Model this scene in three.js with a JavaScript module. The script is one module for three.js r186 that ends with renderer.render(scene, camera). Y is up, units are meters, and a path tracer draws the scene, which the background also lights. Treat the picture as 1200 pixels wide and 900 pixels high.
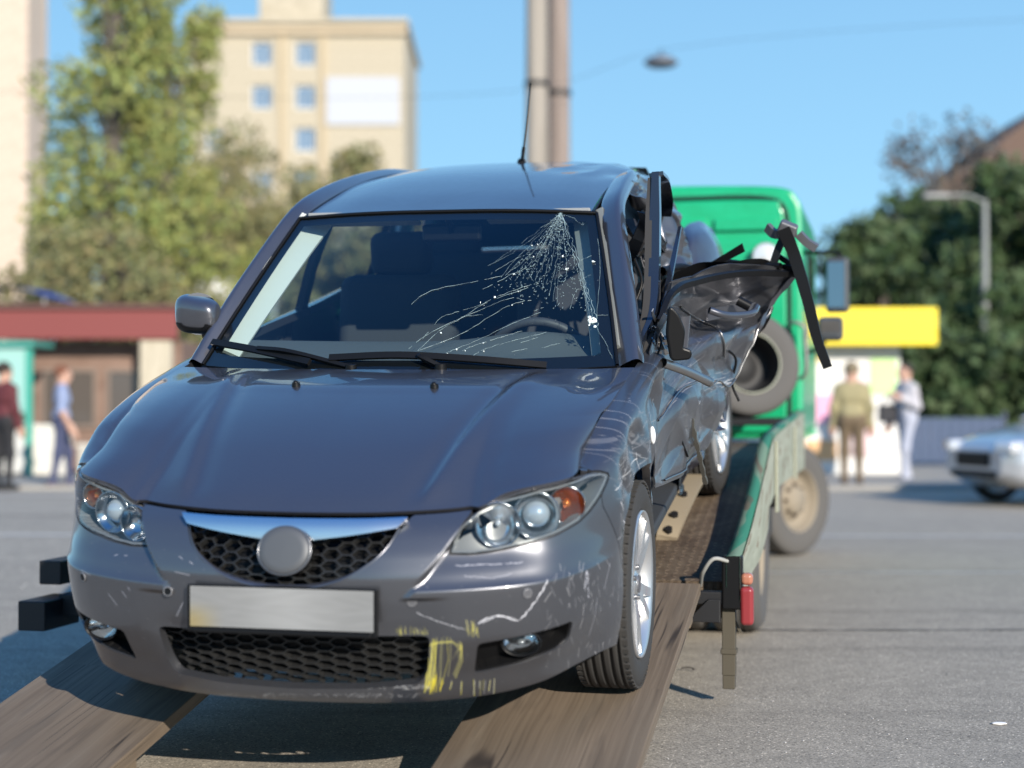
import * as THREE from 'three';
import { RoundedBoxGeometry } from 'three/addons/geometries/RoundedBoxGeometry.js';
import { mergeGeometries, mergeVertices } from 'three/addons/utils/BufferGeometryUtils.js';
import { MarchingCubes } from 'three/addons/objects/MarchingCubes.js';
import { ImprovedNoise } from 'three/addons/math/ImprovedNoise.js';

const V = (x, y, z) => new THREE.Vector3(x, y, z);
const scene = new THREE.Scene();

// ------------------------------------------------------------------ camera
const FPX = 2000, CAMH = 1.12, PITCH_UP = Math.atan2(25, 2000);   // a 1200 x 900 photograph
const camera = new THREE.PerspectiveCamera(2 * Math.atan(450 / FPX) * 180 / Math.PI, 4 / 3, 0.1, 600);
camera.position.set(0, CAMH, 0);
camera.rotation.set(PITCH_UP, 0, 0);
camera.focus = 5.7;
camera.userData.fStop = 1.36;
scene.add(camera);

// ------------------------------------------------------------------ rig frame (the truck's axis)
const YAW = -0.2192, RIG = V(-0.4087, 0, -5.4721), CAR_PITCH = 0.1666 + PITCH_UP, CAR_ROLL = -0.0064, CAR_Y = 0.2657;
const FWD = V(Math.sin(YAW), 0, Math.cos(YAW)), LAT = V(Math.cos(YAW), 0, -Math.sin(YAW));

// ------------------------------------------------------------------ sky and sun
const sunDir = V(0, 1, 0).addScaledVector(LAT, 1.42).addScaledVector(FWD, 1.58).normalize();
function makeSky() {
  const w = 256, h = 128, d = new Float32Array(w * h * 4);
  for (let j = 0; j < h; j++) {
    const el = ((j + 0.5) / h - 0.5) * Math.PI, e = Math.max(0, Math.sin(el));
    for (let i = 0; i < w; i++) {
      const k = Math.pow(e, 0.44);
      const top = [0.03, 0.155, 0.48], hor = [0.46, 0.84, 1.02];
      for (let c = 0; c < 3; c++) d[(j * w + i) * 4 + c] = el < 0 ? 0.25 : hor[c] + (top[c] - hor[c]) * Math.min(1, k * 1.05);
      d[(j * w + i) * 4 + 3] = 1;
    }
  }
  const t = new THREE.DataTexture(d, w, h, THREE.RGBAFormat, THREE.FloatType);
  t.mapping = THREE.EquirectangularReflectionMapping; t.magFilter = t.minFilter = THREE.LinearFilter;
  t.colorSpace = THREE.LinearSRGBColorSpace; t.needsUpdate = true;
  return t;
}
const sky = makeSky();
scene.background = sky; scene.environment = sky;
const sun = new THREE.DirectionalLight(new THREE.Color(1, 0.92, 0.81), 5);
sun.position.copy(sunDir).multiplyScalar(40); sun.castShadow = true; sun.shadow.radius = 1;
Object.assign(sun.shadow.camera, { left: -30, right: 30, top: 30, bottom: -30, near: 0.5, far: 120 });
sun.shadow.mapSize.set(4096, 4096);
scene.add(sun); sun.target.position.set(0, 0, -8); scene.add(sun.target);

const renderer = new THREE.WebGLRenderer({ antialias: true });
renderer.toneMapping = THREE.LinearToneMapping;
renderer.toneMappingExposure = 1.3;
renderer.shadowMap.enabled = true;

// ------------------------------------------------------------------ helpers
let seed = 7;
const rnd = () => { seed |= 0; seed = seed + 0x6D2B79F5 | 0; let t = Math.imul(seed ^ seed >>> 15, 1 | seed); t = t + Math.imul(t ^ t >>> 7, 61 | t) ^ t; return ((t ^ t >>> 14) >>> 0) / 4294967296; };
const rr = (a, b) => a + (b - a) * rnd();
const lerp = (a, b, t) => a + (b - a) * t, clamp = (x, a = 0, b = 1) => Math.min(b, Math.max(a, x));
const sm = (a, b, x) => { const t = clamp((x - a) / (b - a)); return t * t * (3 - 2 * t); };
const perlin = new ImprovedNoise();
const noise = (x, y, z = 0) => perlin.noise(x + 31.7, y + 17.3, z + 5.1);
const ridge = (x, y, z = 0) => 1 - 2 * Math.abs(noise(x, y, z));
// monotone cubic through [[x, y] ...]
function keyed(pts) {
  const n = pts.length, h = [], d = [], m = [];
  for (let i = 0; i < n - 1; i++) { h[i] = pts[i + 1][0] - pts[i][0]; d[i] = (pts[i + 1][1] - pts[i][1]) / h[i]; }
  m[0] = d[0]; m[n - 1] = d[n - 2];
  for (let i = 1; i < n - 1; i++) m[i] = d[i - 1] * d[i] <= 0 ? 0 : 2 * d[i - 1] * d[i] / (d[i - 1] + d[i]);
  return x => {
    if (x <= pts[0][0]) return pts[0][1]; if (x >= pts[n - 1][0]) return pts[n - 1][1];
    let i = 0; while (x > pts[i + 1][0]) i++;
    const t = (x - pts[i][0]) / h[i], t2 = t * t, t3 = t2 * t;
    return pts[i][1] * (2 * t3 - 3 * t2 + 1) + h[i] * m[i] * (t3 - 2 * t2 + t) + pts[i + 1][1] * (-2 * t3 + 3 * t2) + h[i] * m[i + 1] * (t3 - t2);
  };
}
const cat = (a, b, c, d, t) => 0.5 * (2 * b + (c - a) * t + (2 * a - 5 * b + 4 * c - d) * t * t + (3 * b - a - 3 * c + d) * t * t * t);
function catArr(arr, t) {           // arr of number arrays, t in [0, n - 1]
  const n = arr.length, i = clamp(Math.floor(t), 0, n - 2), f = t - i;
  const p = k => k < 0 ? arr[0].map((v, j) => 2 * v - arr[1][j]) : k >= n ? arr[n - 1].map((v, j) => 2 * v - arr[n - 2][j]) : arr[k];
  const a = p(i - 1), b = p(i), c = p(i + 1), d = p(i + 2);
  return b.map((_, j) => cat(a[j], b[j], c[j], d[j], f));
}
// a surface through a net of points, u along a row, v across rows, both 0..1
const netFn = net => (u, v) => catArr(net.map(r => catArr(r, u * (r.length - 1))), v * (net.length - 1));
// grid mesh of a surface function over 0..1
function surf(fn, nu, nv, opt = {}) {
  const pos = [], uv = [], idx = [];
  for (let j = 0; j <= nv; j++) for (let i = 0; i <= nu; i++) {
    const p = fn(i / nu, j / nv); pos.push(p[0], p[1], p[2]); uv.push(i / nu * (opt.us || 1), j / nv * (opt.vs || 1));
  }
  for (let j = 0; j < nv; j++) for (let i = 0; i < nu; i++) {
    const a = j * (nu + 1) + i, b = a + 1, c = a + nu + 1, d = c + 1;
    if (opt.flip) idx.push(a, d, b, a, c, d); else idx.push(a, b, d, a, d, c);
  }
  const g = new THREE.BufferGeometry();
  g.setAttribute('position', new THREE.Float32BufferAttribute(pos, 3)); g.setAttribute('uv', new THREE.Float32BufferAttribute(uv, 2));
  g.setIndex(idx); g.computeVertexNormals();
  return g;
}
// two sheets and a rim: a panel with thickness t below the surface
function panel(fn, nu, nv, t, opt = {}) {
  const e = 1e-3, nrm = (u, v) => {
    const a = fn(Math.min(1, u + e), v), b = fn(Math.max(0, u - e), v), c = fn(u, Math.min(1, v + e)), d = fn(u, Math.max(0, v - e));
    const n = V(a[0] - b[0], a[1] - b[1], a[2] - b[2]).cross(V(c[0] - d[0], c[1] - d[1], c[2] - d[2])).normalize();
    return opt.flip ? n.negate() : n;
  };
  const top = surf(fn, nu, nv, opt);
  const low = (u, v) => { const p = fn(u, v), n = nrm(u, v); return [p[0] - n.x * t, p[1] - n.y * t, p[2] - n.z * t]; };
  const bot = surf(low, nu, nv, { ...opt, flip: !opt.flip });
  const rim = f => surf((u, v) => { const [a, b] = f(u); const p = fn(a, b), q = low(a, b); return p.map((x, i) => lerp(x, q[i], v)); }, Math.max(nu, nv), 1);
  return merge([top, bot, rim(u => [u, 0]), rim(u => [u, 1]), rim(u => [0, u]), rim(u => [1, u])]);
}
function merge(list) {
  const gs = list.flat().filter(Boolean).map(g => { let q = g.index ? g.toNonIndexed() : g; if (!q.attributes.normal) q.computeVertexNormals(); if (!q.attributes.uv) q.setAttribute('uv', new THREE.Float32BufferAttribute(new Float32Array(q.attributes.position.count * 2), 2)); for (const k of Object.keys(q.attributes)) if (!['position', 'normal', 'uv'].includes(k)) q.deleteAttribute(k); return q; });
  return mergeGeometries(gs);
}
const bx = (w, h, d, x = 0, y = 0, z = 0, r = 0.004) => { const m = Math.min(w, h, d); const g = new RoundedBoxGeometry(w, h, d, 2, Math.min(r, m * 0.45)); g.translate(x, y, z); return g; };
const cyl = (r0, r1, h, n = 20) => new THREE.CylinderGeometry(r0, r1, h, n);
const at = (g, x = 0, y = 0, z = 0, rx = 0, ry = 0, rz = 0) => { if (rx) g.rotateX(rx); if (ry) g.rotateY(ry); if (rz) g.rotateZ(rz); g.translate(x, y, z); return g; };
const range = (a, b, st) => { const n = Math.ceil((b - a) / st), o = []; for (let i = 0; i <= n; i++) o.push(a + (b - a) * i / n); return o; };
const smoothPoly = (pts, closed, per = 6) => { const o = [], n = pts.length; for (let i = 0; i < n; i++) for (let k = 0; k < per; k++) { const p = j => pts[(j + n) % n]; o.push([0, 1].map(c => cat(p(i - 1)[c], p(i)[c], p(i + 1)[c], p(i + 2)[c], k / per))); } return o; };
const vec = p => p.isVector3 ? p : V(p[0], p[1], p[2]);
function tube(pts, r, seg = 24, rad = 8) { return new THREE.TubeGeometry(new THREE.CatmullRomCurve3(pts.map(vec), false, 'centripetal'), seg, r, rad, false); }
// a bar of rectangular section through points; w across (along side vector), t thick
function strip(pts, w, t, side, seg = 20) {
  const c = pts.length > 2 ? pts.map(p => vec(p).toArray()) : [vec(pts[0]).toArray(), vec(pts[0]).clone().lerp(vec(pts[1]), 0.5).toArray(), vec(pts[1]).toArray()];
  const n = c.length - 1, s = vec(side).clone().normalize(), rows = [];
  for (let i = 0; i <= seg; i++) {
    const p = catArr(c, i / seg * n), q = catArr(c, Math.min(n, i / seg * n + 0.01)), o = catArr(c, Math.max(0, i / seg * n - 0.01));
    const tan = V(q[0] - o[0], q[1] - o[1], q[2] - o[2]).normalize();
    const a = s.clone().addScaledVector(tan, -s.dot(tan)).normalize(), b = tan.clone().cross(a);
    const ww = typeof w === 'function' ? w(i / seg) : w;
    rows.push([[-1, -1], [1, -1], [1, 1], [-1, 1]].map(([e, f]) => V(...p).addScaledVector(a, e * ww / 2).addScaledVector(b, f * t / 2)));
  }
  const pos = [];
  const quad = (a, b, c2, d) => pos.push(...a.toArray(), ...b.toArray(), ...c2.toArray(), ...a.toArray(), ...c2.toArray(), ...d.toArray());
  for (let i = 0; i < seg; i++) for (let k = 0; k < 4; k++) { const l = (k + 1) % 4; quad(rows[i][k], rows[i][l], rows[i + 1][l], rows[i + 1][k]); }
  quad(...[...rows[0]].reverse()); quad(...rows[seg]);
  const g = new THREE.BufferGeometry(); g.setAttribute('position', new THREE.Float32BufferAttribute(pos, 3)); g.computeVertexNormals();
  return g;
}
const lathe = (pts, n = 48) => new THREE.LatheGeometry(pts.map(p => new THREE.Vector2(p[0], p[1])), n);
function extr(pts, depth, bevel = 0.003, holes = []) {
  const s = new THREE.Shape(pts.map(p => new THREE.Vector2(p[0], p[1])));
  for (const h of holes) s.holes.push(new THREE.Path(h.map(p => new THREE.Vector2(p[0], p[1]))));
  const g = new THREE.ExtrudeGeometry(s, { depth, bevelEnabled: bevel > 0, bevelSize: bevel, bevelThickness: bevel, bevelSegments: 2, curveSegments: 8 });
  return g;
}
const std = (r, g, b, rough = 0.7, metal = 0, o = {}) => { const m = new THREE.MeshPhysicalMaterial({ roughness: rough, metalness: metal, side: THREE.DoubleSide, ...o }); m.color.setRGB(r, g, b); return m; };
const taken = {};
function numbered(n) { if (!(n in taken)) { taken[n] = 0; return n; } taken[n]++; return n + '_' + String(taken[n]).padStart(3, '0'); }
function mesh(parent, name, geo, mat, label) {
  const m = new THREE.Mesh(Array.isArray(geo) ? merge(geo) : geo, mat); m.name = name; m.castShadow = m.receiveShadow = true;
  if (label) m.userData.label = label;
  parent.add(m); return m;
}
function thing(name, label, category, pos = [0, 0, 0], turn = 0, group) {
  const g = new THREE.Group(); g.name = numbered(name); g.position.set(...pos); g.rotation.y = turn;
  g.userData = { label, category }; if (group) g.userData.group = group;
  scene.add(g); return g;
}
function setting(name, geo, mat, label) { const m = mesh(scene, numbered(name), geo, mat, label); m.userData.kind = 'structure'; return m; }
function dtex(w, h, fn, srgb = true, rep) {
  const d = new Uint8Array(w * h * 4);
  for (let j = 0; j < h; j++) for (let i = 0; i < w; i++) { const c = fn(i / w, j / h, i, j); for (let k = 0; k < 3; k++) d[(j * w + i) * 4 + k] = clamp(c[k], 0, 1) * 255; d[(j * w + i) * 4 + 3] = 255; }
  const t = new THREE.DataTexture(d, w, h); t.magFilter = THREE.LinearFilter; t.minFilter = THREE.LinearMipmapLinearFilter; t.generateMipmaps = true;
  t.wrapS = t.wrapT = THREE.RepeatWrapping; if (srgb) t.colorSpace = THREE.SRGBColorSpace; if (rep) t.repeat.set(...rep); t.needsUpdate = true; return t;
}
const tn = (u, v, f, s = 0) => {   // tileable noise on the unit square
  const a = u * Math.PI * 2, b = v * Math.PI * 2, r = f / 6.283;
  return perlin.noise(Math.cos(a) * r + s, Math.sin(a) * r + Math.cos(b) * r + s * 2.3, Math.sin(b) * r + s * 1.7);
};

// a pixel of the photograph as a ray, in world and in car coordinates
const carM = new THREE.Matrix4().makeRotationFromEuler(new THREE.Euler(CAR_PITCH, YAW, CAR_ROLL, 'YXZ')).setPosition(RIG.x, CAR_Y, RIG.z);
const carI = carM.clone().invert();
const camM = new THREE.Matrix4().makeRotationX(PITCH_UP).setPosition(0, CAMH, 0), camI = camM.clone().invert();
const rayW = (u, v) => V((u - 600) / FPX, (450 - v) / FPX, -1).transformDirection(camM);
const pxOf = p => { const q = V(p[0], p[1], p[2]).applyMatrix4(carM).applyMatrix4(camI); return [600 + FPX * q.x / -q.z, 450 - FPX * q.y / -q.z]; };
const carO = V(0, CAMH, 0).applyMatrix4(carI);
const P = (u, v, z) => { const d = rayW(u, v).transformDirection(carI), t = (z - carO.z) / d.z; return [carO.x + d.x * t, carO.y + d.y * t, z]; };   // at a given car z
const PX = (u, v, x) => { const d = rayW(u, v).transformDirection(carI), t = (x - carO.x) / d.x; return [x, carO.y + d.y * t, carO.z + d.z * t]; };
function onSurf(fn, u, v, a, b, e = 1e-3) {      // the surface parameter seen at a pixel
  for (let k = 0; k < 12; k++) {
    const p = pxOf(fn(a, b)), pa = pxOf(fn(a + e, b)), pb = pxOf(fn(a, b + e));
    const A = (pa[0] - p[0]) / e, B = (pb[0] - p[0]) / e, C = (pa[1] - p[1]) / e, D = (pb[1] - p[1]) / e, det = A * D - B * C;
    if (Math.abs(det) < 1e-6) break;
    const du = u - p[0], dv = v - p[1]; a += clamp((D * du - B * dv) / det, -0.2, 0.2); b += clamp((A * dv - C * du) / det, -0.2, 0.2);
  }
  return [a, b];
}
// ------------------------------------------------------------------ shared materials
const flake = dtex(256, 256, (u, v) => { const k = 0.93 + rnd() * 0.07 + tn(u, v, 5, 3) * 0.02; return [k, k, k]; }, true, [40, 40]);
const filmR = dtex(512, 512, (u, v) => { const k = 0.9 + tn(u, v, 4, 7) * 0.1 + tn(u, v, 18, 2) * 0.06 + (rnd() > 0.992 ? 0.1 : 0); return [k, k, k]; }, false, [2, 2]);
const paint = std(0.13, 0.131, 0.148, 0.36, 0.75, { map: flake, roughnessMap: filmR, clearcoat: 1, clearcoatRoughness: 0.03 });
const blackPlastic = std(0.006, 0.006, 0.0065, 0.42, 0, { specularIntensity: 0.45 }), rubber = std(0.035, 0.033, 0.032, 0.85), darkSteel = std(0.03, 0.03, 0.032, 0.5, 0.6);
const chrome = std(0.75, 0.76, 0.78, 0.09, 1), trimChrome = std(0.78, 0.78, 0.79, 0.26, 1), alloy = std(0.66, 0.66, 0.66, 0.4, 0.85, { clearcoat: 0.6, clearcoatRoughness: 0.08 });
const bareSteel = std(0.42, 0.41, 0.4, 0.38, 1);
const clearGlass = std(0.93, 0.96, 0.96, 0.0, 0, { transmission: 1, thickness: 0, ior: 1.5 });
const windGlass = std(0.8, 0.89, 0.89, 0.0, 0, { transmission: 1, thickness: 0, ior: 1.52 });
const cloth = std(0.038, 0.041, 0.047, 0.9), trimGrey = std(0.5, 0.52, 0.48, 0.8), trimDark = std(0.035, 0.038, 0.042, 0.75);
// ================================================================== ground
const asph = dtex(1024, 1024, (() => {
  const N = 1024, a = new Float32Array(N * N); for (let i = 0; i < N * N; i++) a[i] = rnd();
  return (u, v, i, j) => { const q = a[j * N + i], q2 = a[(j >> 1) * N + (i >> 1)], q3 = a[((j >> 2) + 300) * N / 1 + (i >> 2)] || 0.5; let k = 0.5 + (q - 0.5) * 0.16 + (q2 - 0.5) * 0.14 + (q3 - 0.5) * 0.06 + tn(u, v, 26, 4) * 0.03 + tn(u, v, 7, 8) * 0.02; if (q2 > 0.985) k += 0.22; if (q2 < 0.012) k -= 0.2; return [k * 1.04, k * 0.98, k * 0.885]; };
})());
asph.anisotropy = 8;
const asphB = dtex(512, 512, (() => { const N = 512, a = new Float32Array(N * N); for (let i = 0; i < N * N; i++) a[i] = rnd(); return (u, v, i, j) => { const k = a[j * N + i] * 0.5 + a[(j >> 1) * N + (i >> 1)] * 0.5; return [k, k, k]; }; })(), false);
const asphMat = std(1, 1, 1, 0.92, 0, { map: asph, bumpMap: asphB, bumpScale: 0.0012, vertexColors: true });
{
  const zs = [8, 4, 0, -2, -2.5]; for (let z = -3; z > -17; z -= 0.035) zs.push(z); for (let z = -17; z > -32; z -= 0.4) zs.push(z); zs.push(-40, -60, -100, -180, -300, -500);
  const xs = []; for (let x = -12; x <= 12; x += 0.2) xs.push(x); xs.unshift(-300, -120, -50, -25, -16); xs.push(16, 25, 50, 120, 300);
  const pos = [], uv = [], col = [], idx = [];
  const streaks = []; for (let i = 0; i < 46; i++) streaks.push([rr(-16.5, -5), rr(0.015, 0.09), rr(-0.24, 0.16), rr(-9, 9), rr(1.5, 7), rr(-0.02, 0.03)]);
  zs.forEach((z, j) => xs.forEach((x, i) => {
    pos.push(x, 0, z); uv.push(x / 2.6, z / 2.6);
    let k = 1.42 + 0.06 * noise(x * 0.35, z * 0.5, 1) + 0.03 * noise(x * 1.1, z * 2.2, 4) + 0.03 * noise(x * 0.5, z * 9, 7);
    for (const [sz_, w, a, cx, l, sl] of streaks) { const d = (z - sz_ - sl * (x - cx)) / w; if (Math.abs(d) < 2.5) k += a * Math.exp(-d * d) * sm(l, l * 0.6, Math.abs(x - cx)); }
    const d1 = (z + 9.32 - 0.01 * x) / 0.09; k -= 0.3 * Math.exp(-d1 * d1) * sm(-0.2, 1.2, x) * (0.8 + 0.4 * noise(x * 3, z * 20));
    if (z < -17) k += 0.05;
    col.push(k, k, k);
  }));
  const nx = xs.length; for (let j = 0; j < zs.length - 1; j++) for (let i = 0; i < nx - 1; i++) { const a = j * nx + i; idx.push(a, a + 1, a + nx, a + 1, a + nx + 1, a + nx); }
  const g = new THREE.BufferGeometry(); g.setAttribute('position', new THREE.Float32BufferAttribute(pos, 3)); g.setAttribute('uv', new THREE.Float32BufferAttribute(uv, 2)); g.setAttribute('color', new THREE.Float32BufferAttribute(col, 3)); g.setIndex(idx); g.computeVertexNormals();
  const gm = setting('ground', g, asphMat); gm.userData.label = 'worn grey asphalt of the open lot';
}
// painted lines and tar-filled cracks
function ribbon(pts, w, y, wob = 0, n = 60) {
  const pos = [], c = pts.map(p => [...p]); let a0 = null; const rows = [];
  for (let i = 0; i <= n; i++) { const p = catArr(c, i / n * (c.length - 1)); const k = w * (1 + wob * noise(i * 0.7, w * 50)); rows.push([[p[0], y, p[1] - k / 2], [p[0], y, p[1] + k / 2]]); }
  const idx = []; rows.forEach(r => pos.push(...r[0], ...r[1])); for (let i = 0; i < n; i++) { const a = i * 2; idx.push(a, a + 1, a + 2, a + 1, a + 3, a + 2); }
  const g = new THREE.BufferGeometry(); g.setAttribute('position', new THREE.Float32BufferAttribute(pos, 3)); g.setIndex(idx); g.computeVertexNormals(); return g;
}
const linePaint = std(0.62, 0.61, 0.58, 0.9), tar = std(0.03, 0.03, 0.032, 0.75);
setting('road_line', ribbon([[-14, -14.9], [-4, -14.75], [4, -14.6], [14, -14.5]], 0.1, 0.004, 0.5), linePaint, 'thin worn white line across the lot');
setting('road_line', ribbon([[1.2, -11.42], [6, -11.4], [12, -11.35]], 0.05, 0.004, 0.8), linePaint, 'thin faded white line nearer the truck');
setting('road_line', ribbon([[-16, -21.6], [-9, -21.4], [-4, -21.3]], 0.12, 0.004, 0.4), linePaint, 'pale line along the edge of the lot by the kiosk');
setting('tar_joint', ribbon([[0.3, -8.52], [2, -8.5], [4, -8.56], [8, -8.62]], 0.022, 0.004, 0.9, 120), tar, 'dark tar joint across the asphalt');
setting('tar_joint', ribbon([[-9, -17.6], [-5.6, -17.45], [-5.2, -17.3], [-4, -17.3]], 0.05, 0.004, 1.2, 120), tar, 'cracked tar joint beside the nose of the car');
setting('pavement', at(bx(90, 0.12, 14, 0, 0, 0, 0.02), 0, 0.0, -29.6), std(0.3, 0.285, 0.26, 0.9), 'pale pavement in front of the kiosks');
// small litter on the asphalt
{ const g = new THREE.IcosahedronGeometry(0.02, 1); g.scale(1.4, 0.25, 0.8); const p = g.attributes.position; for (let i = 0; i < p.count; i++) p.setY(i, p.getY(i) * (1 + 0.4 * noise(p.getX(i) * 60, p.getZ(i) * 60)));
  const gnd = (u, v) => { const d = rayW(u, v), t = -CAMH / d.y; return [d.x * t, 0.004, d.z * t]; };
  const w = mesh(scene, numbered('paper_scrap'), g, std(0.8, 0.79, 0.77, 0.8)); w.position.set(...gnd(1171, 849)); w.userData = { label: 'white paper scrap lying on the asphalt', category: 'litter' };
  const peb = []; for (let i = 0; i < 130; i++) { const q = new THREE.IcosahedronGeometry(rr(0.001, 0.004), 0); q.scale(1, 0.6, rr(0.7, 1.3)); q.rotateY(rr(0, 6)); const a = gnd(rr(780, 1200), rr(640, 900)); q.translate(a[0], 0.002, a[2]); peb.push(q); } for (let i = 0; i < 60; i++) { const q = new THREE.IcosahedronGeometry(rr(0.002, 0.006), 0); const a = gnd(rr(0, 70), rr(600, 690)); q.translate(a[0], 0.002, a[2]); peb.push(q); }
  const pm = mesh(scene, 'pebbles', peb, std(0.5, 0.48, 0.46, 0.7)); pm.userData = { label: 'scattered pale grit and glass crumbs on the asphalt', category: 'grit', kind: 'stuff' };
  const tw = mesh(scene, 'twig', tube([[0, 0.006, 0], [0.03, 0.012, 0.01], [0.055, 0.006, 0.018], [0.045, 0.006, 0.03]], 0.003, 10, 5), std(0.04, 0.035, 0.03, 0.9)); tw.position.set(...gnd(798, 786)); tw.userData = { label: 'small dark twig lying beside the ramp board', category: 'twig' };
}
// ================================================================== tow truck
const grnMap = dtex(512, 512, (u, v) => { const n = tn(u, v, 6, 3) * 0.035 + tn(u, v, 30, 6) * 0.02; return [0.0 + 0.03 + n * 0.4, 0.63 + n, 0.42 + n]; });
const green = std(1, 1, 1, 0.38, 0, { map: grnMap, clearcoat: 0.5, clearcoatRoughness: 0.12 });
const railMap = dtex(512, 512, (u, v) => { const w = sm(0.0, 0.14, tn(u, v, 7, 3) + 0.5 * tn(u, v, 22, 6)), r = 0.6 * sm(0.3, 0.42, tn(u, v, 12, 11) + 0.4 * tn(u, v, 34, 2)); let c = [lerp(0.18, 0.4, w), lerp(0.45, 0.5, w), lerp(0.36, 0.42, w)]; return [lerp(c[0], 0.38, r), lerp(c[1], 0.28, r), lerp(c[2], 0.22, r)]; });
const railMat = std(1, 1, 1, 0.75, 0, { map: railMap });
const creamMap = dtex(512, 512, (u, v) => { const w = tn(u, v, 9, 1) * 0.07 + tn(u, v, 30, 4) * 0.04, r = 0.5 * sm(0.28, 0.4, tn(u, v, 14, 13) + 0.4 * tn(u, v, 40, 2)); return [lerp(0.6 + w, 0.4, r), lerp(0.61 + w, 0.32, r), lerp(0.54 + w, 0.25, r)]; });
const creamMat = std(1, 1, 1, 0.75, 0, { map: creamMap });
const rustSteel = std(1, 1, 1, 0.7, 0.2, { map: dtex(256, 256, (u, v) => { const n = tn(u, v, 8, 2), m = tn(u, v, 26, 5); return [0.3 + n * 0.1 + m * 0.06, 0.25 + n * 0.08 + m * 0.05, 0.2 + n * 0.07 + m * 0.04]; }) });
const chequerB = dtex(512, 512, (u, v) => { const k = 8; const a = u * k, b = v * k, i = Math.floor(a), j = Math.floor(b), fa = a - i - 0.5, fb = b - j - 0.5, o = (i + j) % 2 ? 1 : -1; const x = (fa + o * fb) * 0.707, y = (fa - o * fb) * 0.707; const d = Math.hypot(x / 0.42, y / 0.12); const h = sm(1, 0.7, d); return [h, h, h]; }, false);
const chequerC = dtex(1024, 1024, (u, v) => { const n = tn(u, v, 7, 2) * 0.09 + tn(u, v, 22, 5) * 0.06 + tn(u, v, 70, 9) * 0.05; const k = 24, a = u * k, b = v * k, i = Math.floor(a), j = Math.floor(b), fa = a - i - 0.5, fb = b - j - 0.5, o = (i + j) % 2 ? 1 : -1; const x = (fa + o * fb) * 0.707, y = (fa - o * fb) * 0.707, h = sm(1, 0.6, Math.hypot(x / 0.42, y / 0.12)); return [0.36 + n + h * 0.17, 0.305 + n + h * 0.15, 0.245 + n * 0.9 + h * 0.13]; });
const truck = thing('tow_truck', 'green flatbed recovery truck with weathered side rails and sloping deck', 'truck', [RIG.x, 0, RIG.z], YAW);
const T = (name, g, m, par = truck, lab) => mesh(par, name, g, m, lab);
// deck: sloping tail then level
const deckP = [[-1.24, 0.452], [-1.7, 0.548], [-2.2, 0.654], [-2.7, 0.762], [-3.1, 0.84], [-3.4, 0.868], [-4.2, 0.88], [-5.85, 0.885]];
const deckY = keyed([...deckP].reverse().map(p => [p[0], p[1]]));
const deckMat = std(1, 1, 1, 0.72, 0.15, { map: chequerC, bumpMap: chequerB, bumpScale: 0.004 }); chequerB.repeat.set(3, 3);
const sheetL = (l0, l1, s0, s1, dy = 0) => { const g = surf((u, v) => { const s = lerp(s0, s1, v); return [lerp(l0, l1, u), deckY(s) + dy, s]; }, 8, 60); const uv = g.attributes.uv; for (let i = 0; i < uv.count; i++) uv.setXY(i, lerp(l0, l1, uv.getX(i)) / 0.9, lerp(s0, s1, uv.getY(i)) / 0.9); return g; };
const slab = (l0, l1, s0, s1) => merge([sheetL(l0, l1, s0, s1), sheetL(l0, l1, s0, s1, -0.04), surf((u, v) => [lerp(l0, l1, u), deckY(s0) - 0.04 * v, s0], 2, 1), surf((u, v) => [l0, deckY(lerp(s0, s1, u)) - 0.04 * v, lerp(s0, s1, u)], 40, 1), surf((u, v) => [l1, deckY(lerp(s0, s1, u)) - 0.04 * v, lerp(s0, s1, u)], 40, 1)]);
T('deck_plate', slab(0.3, 1.0, -1.24, -5.85), deckMat, truck, 'chequered steel wheel track');
T('deck_plate', slab(-1.0, -0.3, -1.24, -5.85), deckMat, truck, 'chequered steel wheel track');
T('deck_plate', slab(-0.299, 0.299, -3.0, -5.85), deckMat);
T('cross_member', [bx(2.0, 0.1, 0.08, 0, 0.36, -1.3, 0.01), bx(2.0, 0.09, 0.06, 0, 0.44, -2.0, 0.01), bx(2.0, 0.09, 0.06, 0, 0.6, -2.8, 0.01)], rustSteel);
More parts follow.
